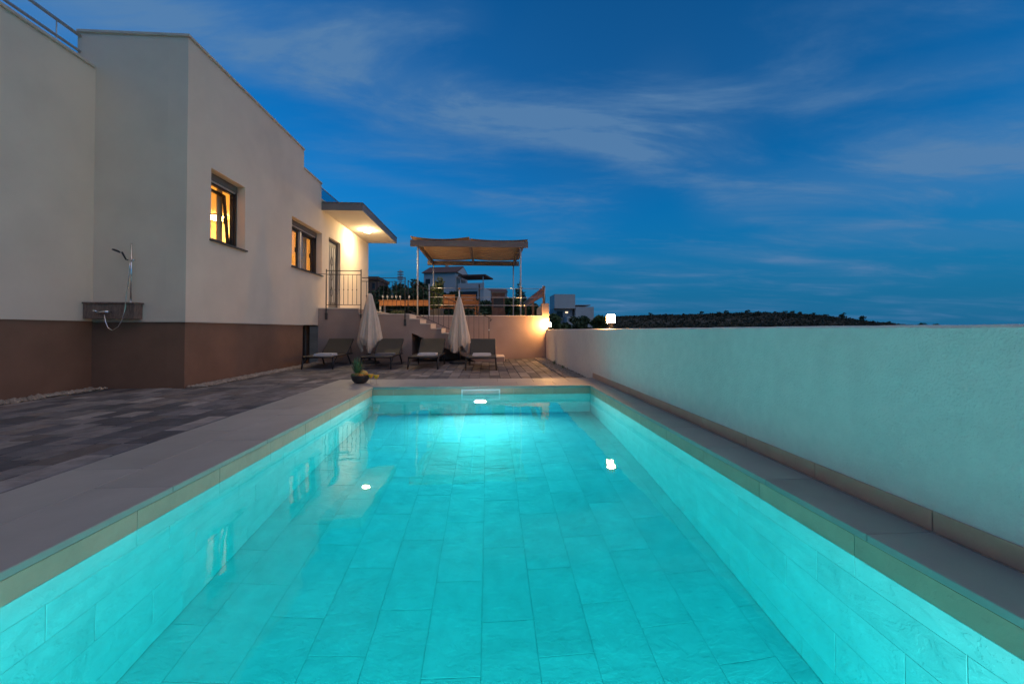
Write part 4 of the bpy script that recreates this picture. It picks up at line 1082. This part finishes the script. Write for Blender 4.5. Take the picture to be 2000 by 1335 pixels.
for i, px in enumerate((768, 777, 788)): shrub('edge_plant', px, 12.6 + .1 * i, 606, .10, 'low creeping plant on the terrace edge left of the steps, %s of three' % ('leftmost', 'middle', 'rightmost')[i], 90, False, ZT, leaf=.03)

# ------------------------------------------------------------------ neighbouring houses
def far_house(px, py, d, rz, label):
    c = U(px, py, Y=d); t = thing('neighbour_house', (0, 0, 0), label, 'house'); return t, c
def rot_place(t, c, rz): t.location = c; t.rotation_euler = (0, 0, rz)
t, c = far_house(872, 590, 78, 0, 'white house with dark pitched roof on the slope behind the pergola')
W, D_, H = 6.2, 7.5, 5.2
B(-W / 2, W / 2, -D_ / 2, D_ / 2, -3, H).build('wall', 'far_white', t)
rf = MB().prism([(-D_ / 2 - .5, H), (D_ / 2 + .5, H), (0, H + 1.7)], 'x', -W / 2 - .3, W / 2 + .3); rfo = rf.build('roof', 'far_roof', t)
MB().prism([(-D_ / 2, H + .0), (D_ / 2, H + .0), (0, H + 1.5)], 'x', W / 2 + .31, W / 2 + .34).build('gable', 'far_white', t)
B(-.4, .1, .3, .9, H + .9, H + 2.6).build('chimney', 'far_white', rfo)
for (x, z, w, h) in ((-2.3, 2.6, .9, 1.5), (-2.3, -.2, .9, 1.4), (1.9, .1, .9, 1.2)): w_ = B(x - w / 2, x + w / 2, -D_ / 2 - .03, -D_ / 2 + .02, z, z + h).build('window', 'far_dark', t); B(x - w / 2 - .06, x + w / 2 + .06, -D_ / 2 - .06, -D_ / 2 - .031, z - .08, z - .01).build('sill', 'far_white', w_)
B(W / 2 + .36, W / 2 + 5.2, -3.2, 2.2, -3, 2.3).build('annex', 'far_white', t)
B(W / 2 + .36, W / 2 + 5.3, -3.5, -3.3, 2.31, 3.2).build('balcony_wall', 'far_white', t)
B(W / 2 + .4, W / 2 + 5.6, -3.6, 2.6, 4.5, 4.75).build('terrace_roof', 'far_roof', t)
for x in (W / 2 + .7, W / 2 + 5.0): B(x, x + .15, -3.28, -3.1, 2.31, 4.49).build('column', 'far_white', t)
B(W / 2 + .8, W / 2 + 4.0, -3.24, -3.15, .3, 1.7).build('window', 'far_dark', t)
rot_place(t, c, R(-14))
t, c = far_house(1118, 632, 120, 0, 'modern white flat-roofed house beyond the garden wall left of the lantern')
s = 120 / FPX
B(-40 * s, 0, -4, 5, 29 * s, 56 * s).build('upper_block', 'far_cream', t); B(-40 * s, -3 * s, -2.2, 5, -10 * s, 28.9 * s).build('lower_block', 'far_grey', t)
B(.1, 36 * s, -4, 5, -12 * s, 32 * s).build('side_block', 'far_cream', t); B(-20 * s, 0 - .1, -7, -2.25, -12 * s, 13 * s).build('garage_wall', 'far_cream', t)
B(-34 * s, -22 * s, -2.26, -2.21, 12 * s, 24 * s).build('window', 'far_dark', t); w_ = B(-17 * s, -12 * s, -2.27, -2.21, 20.5 * s, 23 * s).build('lit_window', 'far_window', t)
B(2 * s, 30 * s, -3.9, 4.9, 34.5 * s, 36 * s).build('roof_rail', 'far_grey', t)
rot_place(t, c, 0)
t, c = far_house(968, 598, 95, 0, 'low grey house far behind the barbecue'); s = 95 / FPX
B(-22 * s, 20 * s, -3, 3, -10 * s, 26 * s).build('wall', 'far_grey', t); MB().prism([(-3.4, 26 * s), (3.4, 26 * s), (0, 34 * s)], 'x', -23 * s, 21 * s).build('roof', 'far_roof', t)
for x in (-14, 0): B(x * s, (x + 7) * s, -3.03, -2.98, 8 * s, 18 * s).build('window', 'far_dark', t)
rot_place(t, c, R(4))
t, c = far_house(735, 590, 62, 0, 'low pale house between the trees next to the villa corner'); s = 62 / FPX
B(-18 * s, 13 * s, -3, 3, -10 * s, 38 * s).build('wall', 'brickwork', t); B(-20 * s, 15 * s, -3.3, 3.3, 38.1 * s, 44 * s).build('roof', 'far_roof', t)
for x in (-8, 3): B(x * s, (x + 5) * s, -3.03, -2.98, 22 * s, 32 * s).build('window', 'far_dark', t)
rot_place(t, c, 0)
mt_ = thing('radio_mast', U(782, 590, Y=130), 'thin lattice radio mast above the trees beyond the terrace', 'mast')
c = U(782, 590, Y=130); ztp = U(782, 527, Y=130).z
for dx, dy in ((-.35, -.3), (.35, -.3), (0, .35)): MB().tube([(c.x + dx * 1.6, 130 + dy * 1.6, c.z - 6), (c.x + dx * .7, 130 + dy * .7, ztp)], .09, 5).build('mast_leg', 'far_grey', mt_)
for k in range(4): B(c.x - .9, c.x + .9, 129.5, 130.4, ztp - 3.2 + k * .8, ztp - 2.9 + k * .8).build('antenna_panel', 'far_grey', mt_)

# ------------------------------------------------------------------ trees beyond the terrace
TR = [(728, 562, 40, 33, 'round', 'foliage_dark', 'dark bush partly behind the lit villa corner'),
      (758, 572, 50, 36, 'round', 'foliage_dark', 'broad dark bush behind the left end of the terrace table'),
      (786, 560, 44, 40, 'round', 'foliage_mid', 'dark bush below and right of the radio mast'),
      (815, 560, 50, 35, 'round', 'foliage_dark', 'dark bush right behind the front left pergola post'),
      (843, 556, 50, 36, 'round', 'foliage_dark', 'dense dark tree left of the white pitched-roof house'),
      (905, 590, 60, 34, 'round', 'foliage_dark', 'low dark hedge bush behind the wooden chairs'),
      (960, 590, 54, 36, 'round', 'foliage_dark', 'low dark bush behind the barbecue'),
      (1000, 580, 48, 38, 'round', 'foliage_mid', 'dark bush left of the right rear pergola post'),
      (742, 556, 46, 44, 'round', 'foliage_dark', 'dark bushy tree right beside the far corner of the villa'),
      (772, 549, 42, 56, 'cone', 'foliage_dark', 'pointed dark conifer below the radio mast'),
      (800, 549, 46, 50, 'round', 'foliage_dark', 'dark rounded tree left of the front left pergola post'),
      (831, 534, 52, 42, 'round', 'foliage_dark', 'tallest dark tree right of the front left pergola post'),
      (856, 571, 44, 40, 'round', 'foliage_mid', 'low dark tree behind the potted shrub'),
      (888, 568, 34, 62, 'round', 'foliage_dark', 'small dark tree against the white wall of the pitched-roof house'),
      (934, 585, 42, 46, 'round', 'foliage_dark', 'low dark tree in front of the annex of the pitched-roof house'),
      (1016, 549, 36, 52, 'cone', 'foliage_dark', 'dark pointed tree between the right pergola posts'),
      (1037, 590, 34, 46, 'round', 'foliage_mid', 'low bushy tree behind the timber fence'),
      (1098, 606, 46, 42, 'round', 'foliage_mid', 'dark bush beyond the garden wall in front of the modern house'),
      (1132, 614, 44, 46, 'round', 'foliage_dark', 'low dark bush below the side block of the modern house'),
      (1168, 597, 30, 30, 'round', 'foliage_mid', 'small tree beyond the garden wall just left of the lantern')]
for i, (px, py, wpx, d, kd, mt, lab) in enumerate(TR):
    c = U(px, py, Y=d); g = terrain(c.x, d); h = c.z - g; tree('garden_tree', c.x, d, h, wpx / 2 * d / FPX * 1.4, mt, lab, 'trees beyond the terrace', n=2200, kind=kd, seed=40 + i, leaf=.20)
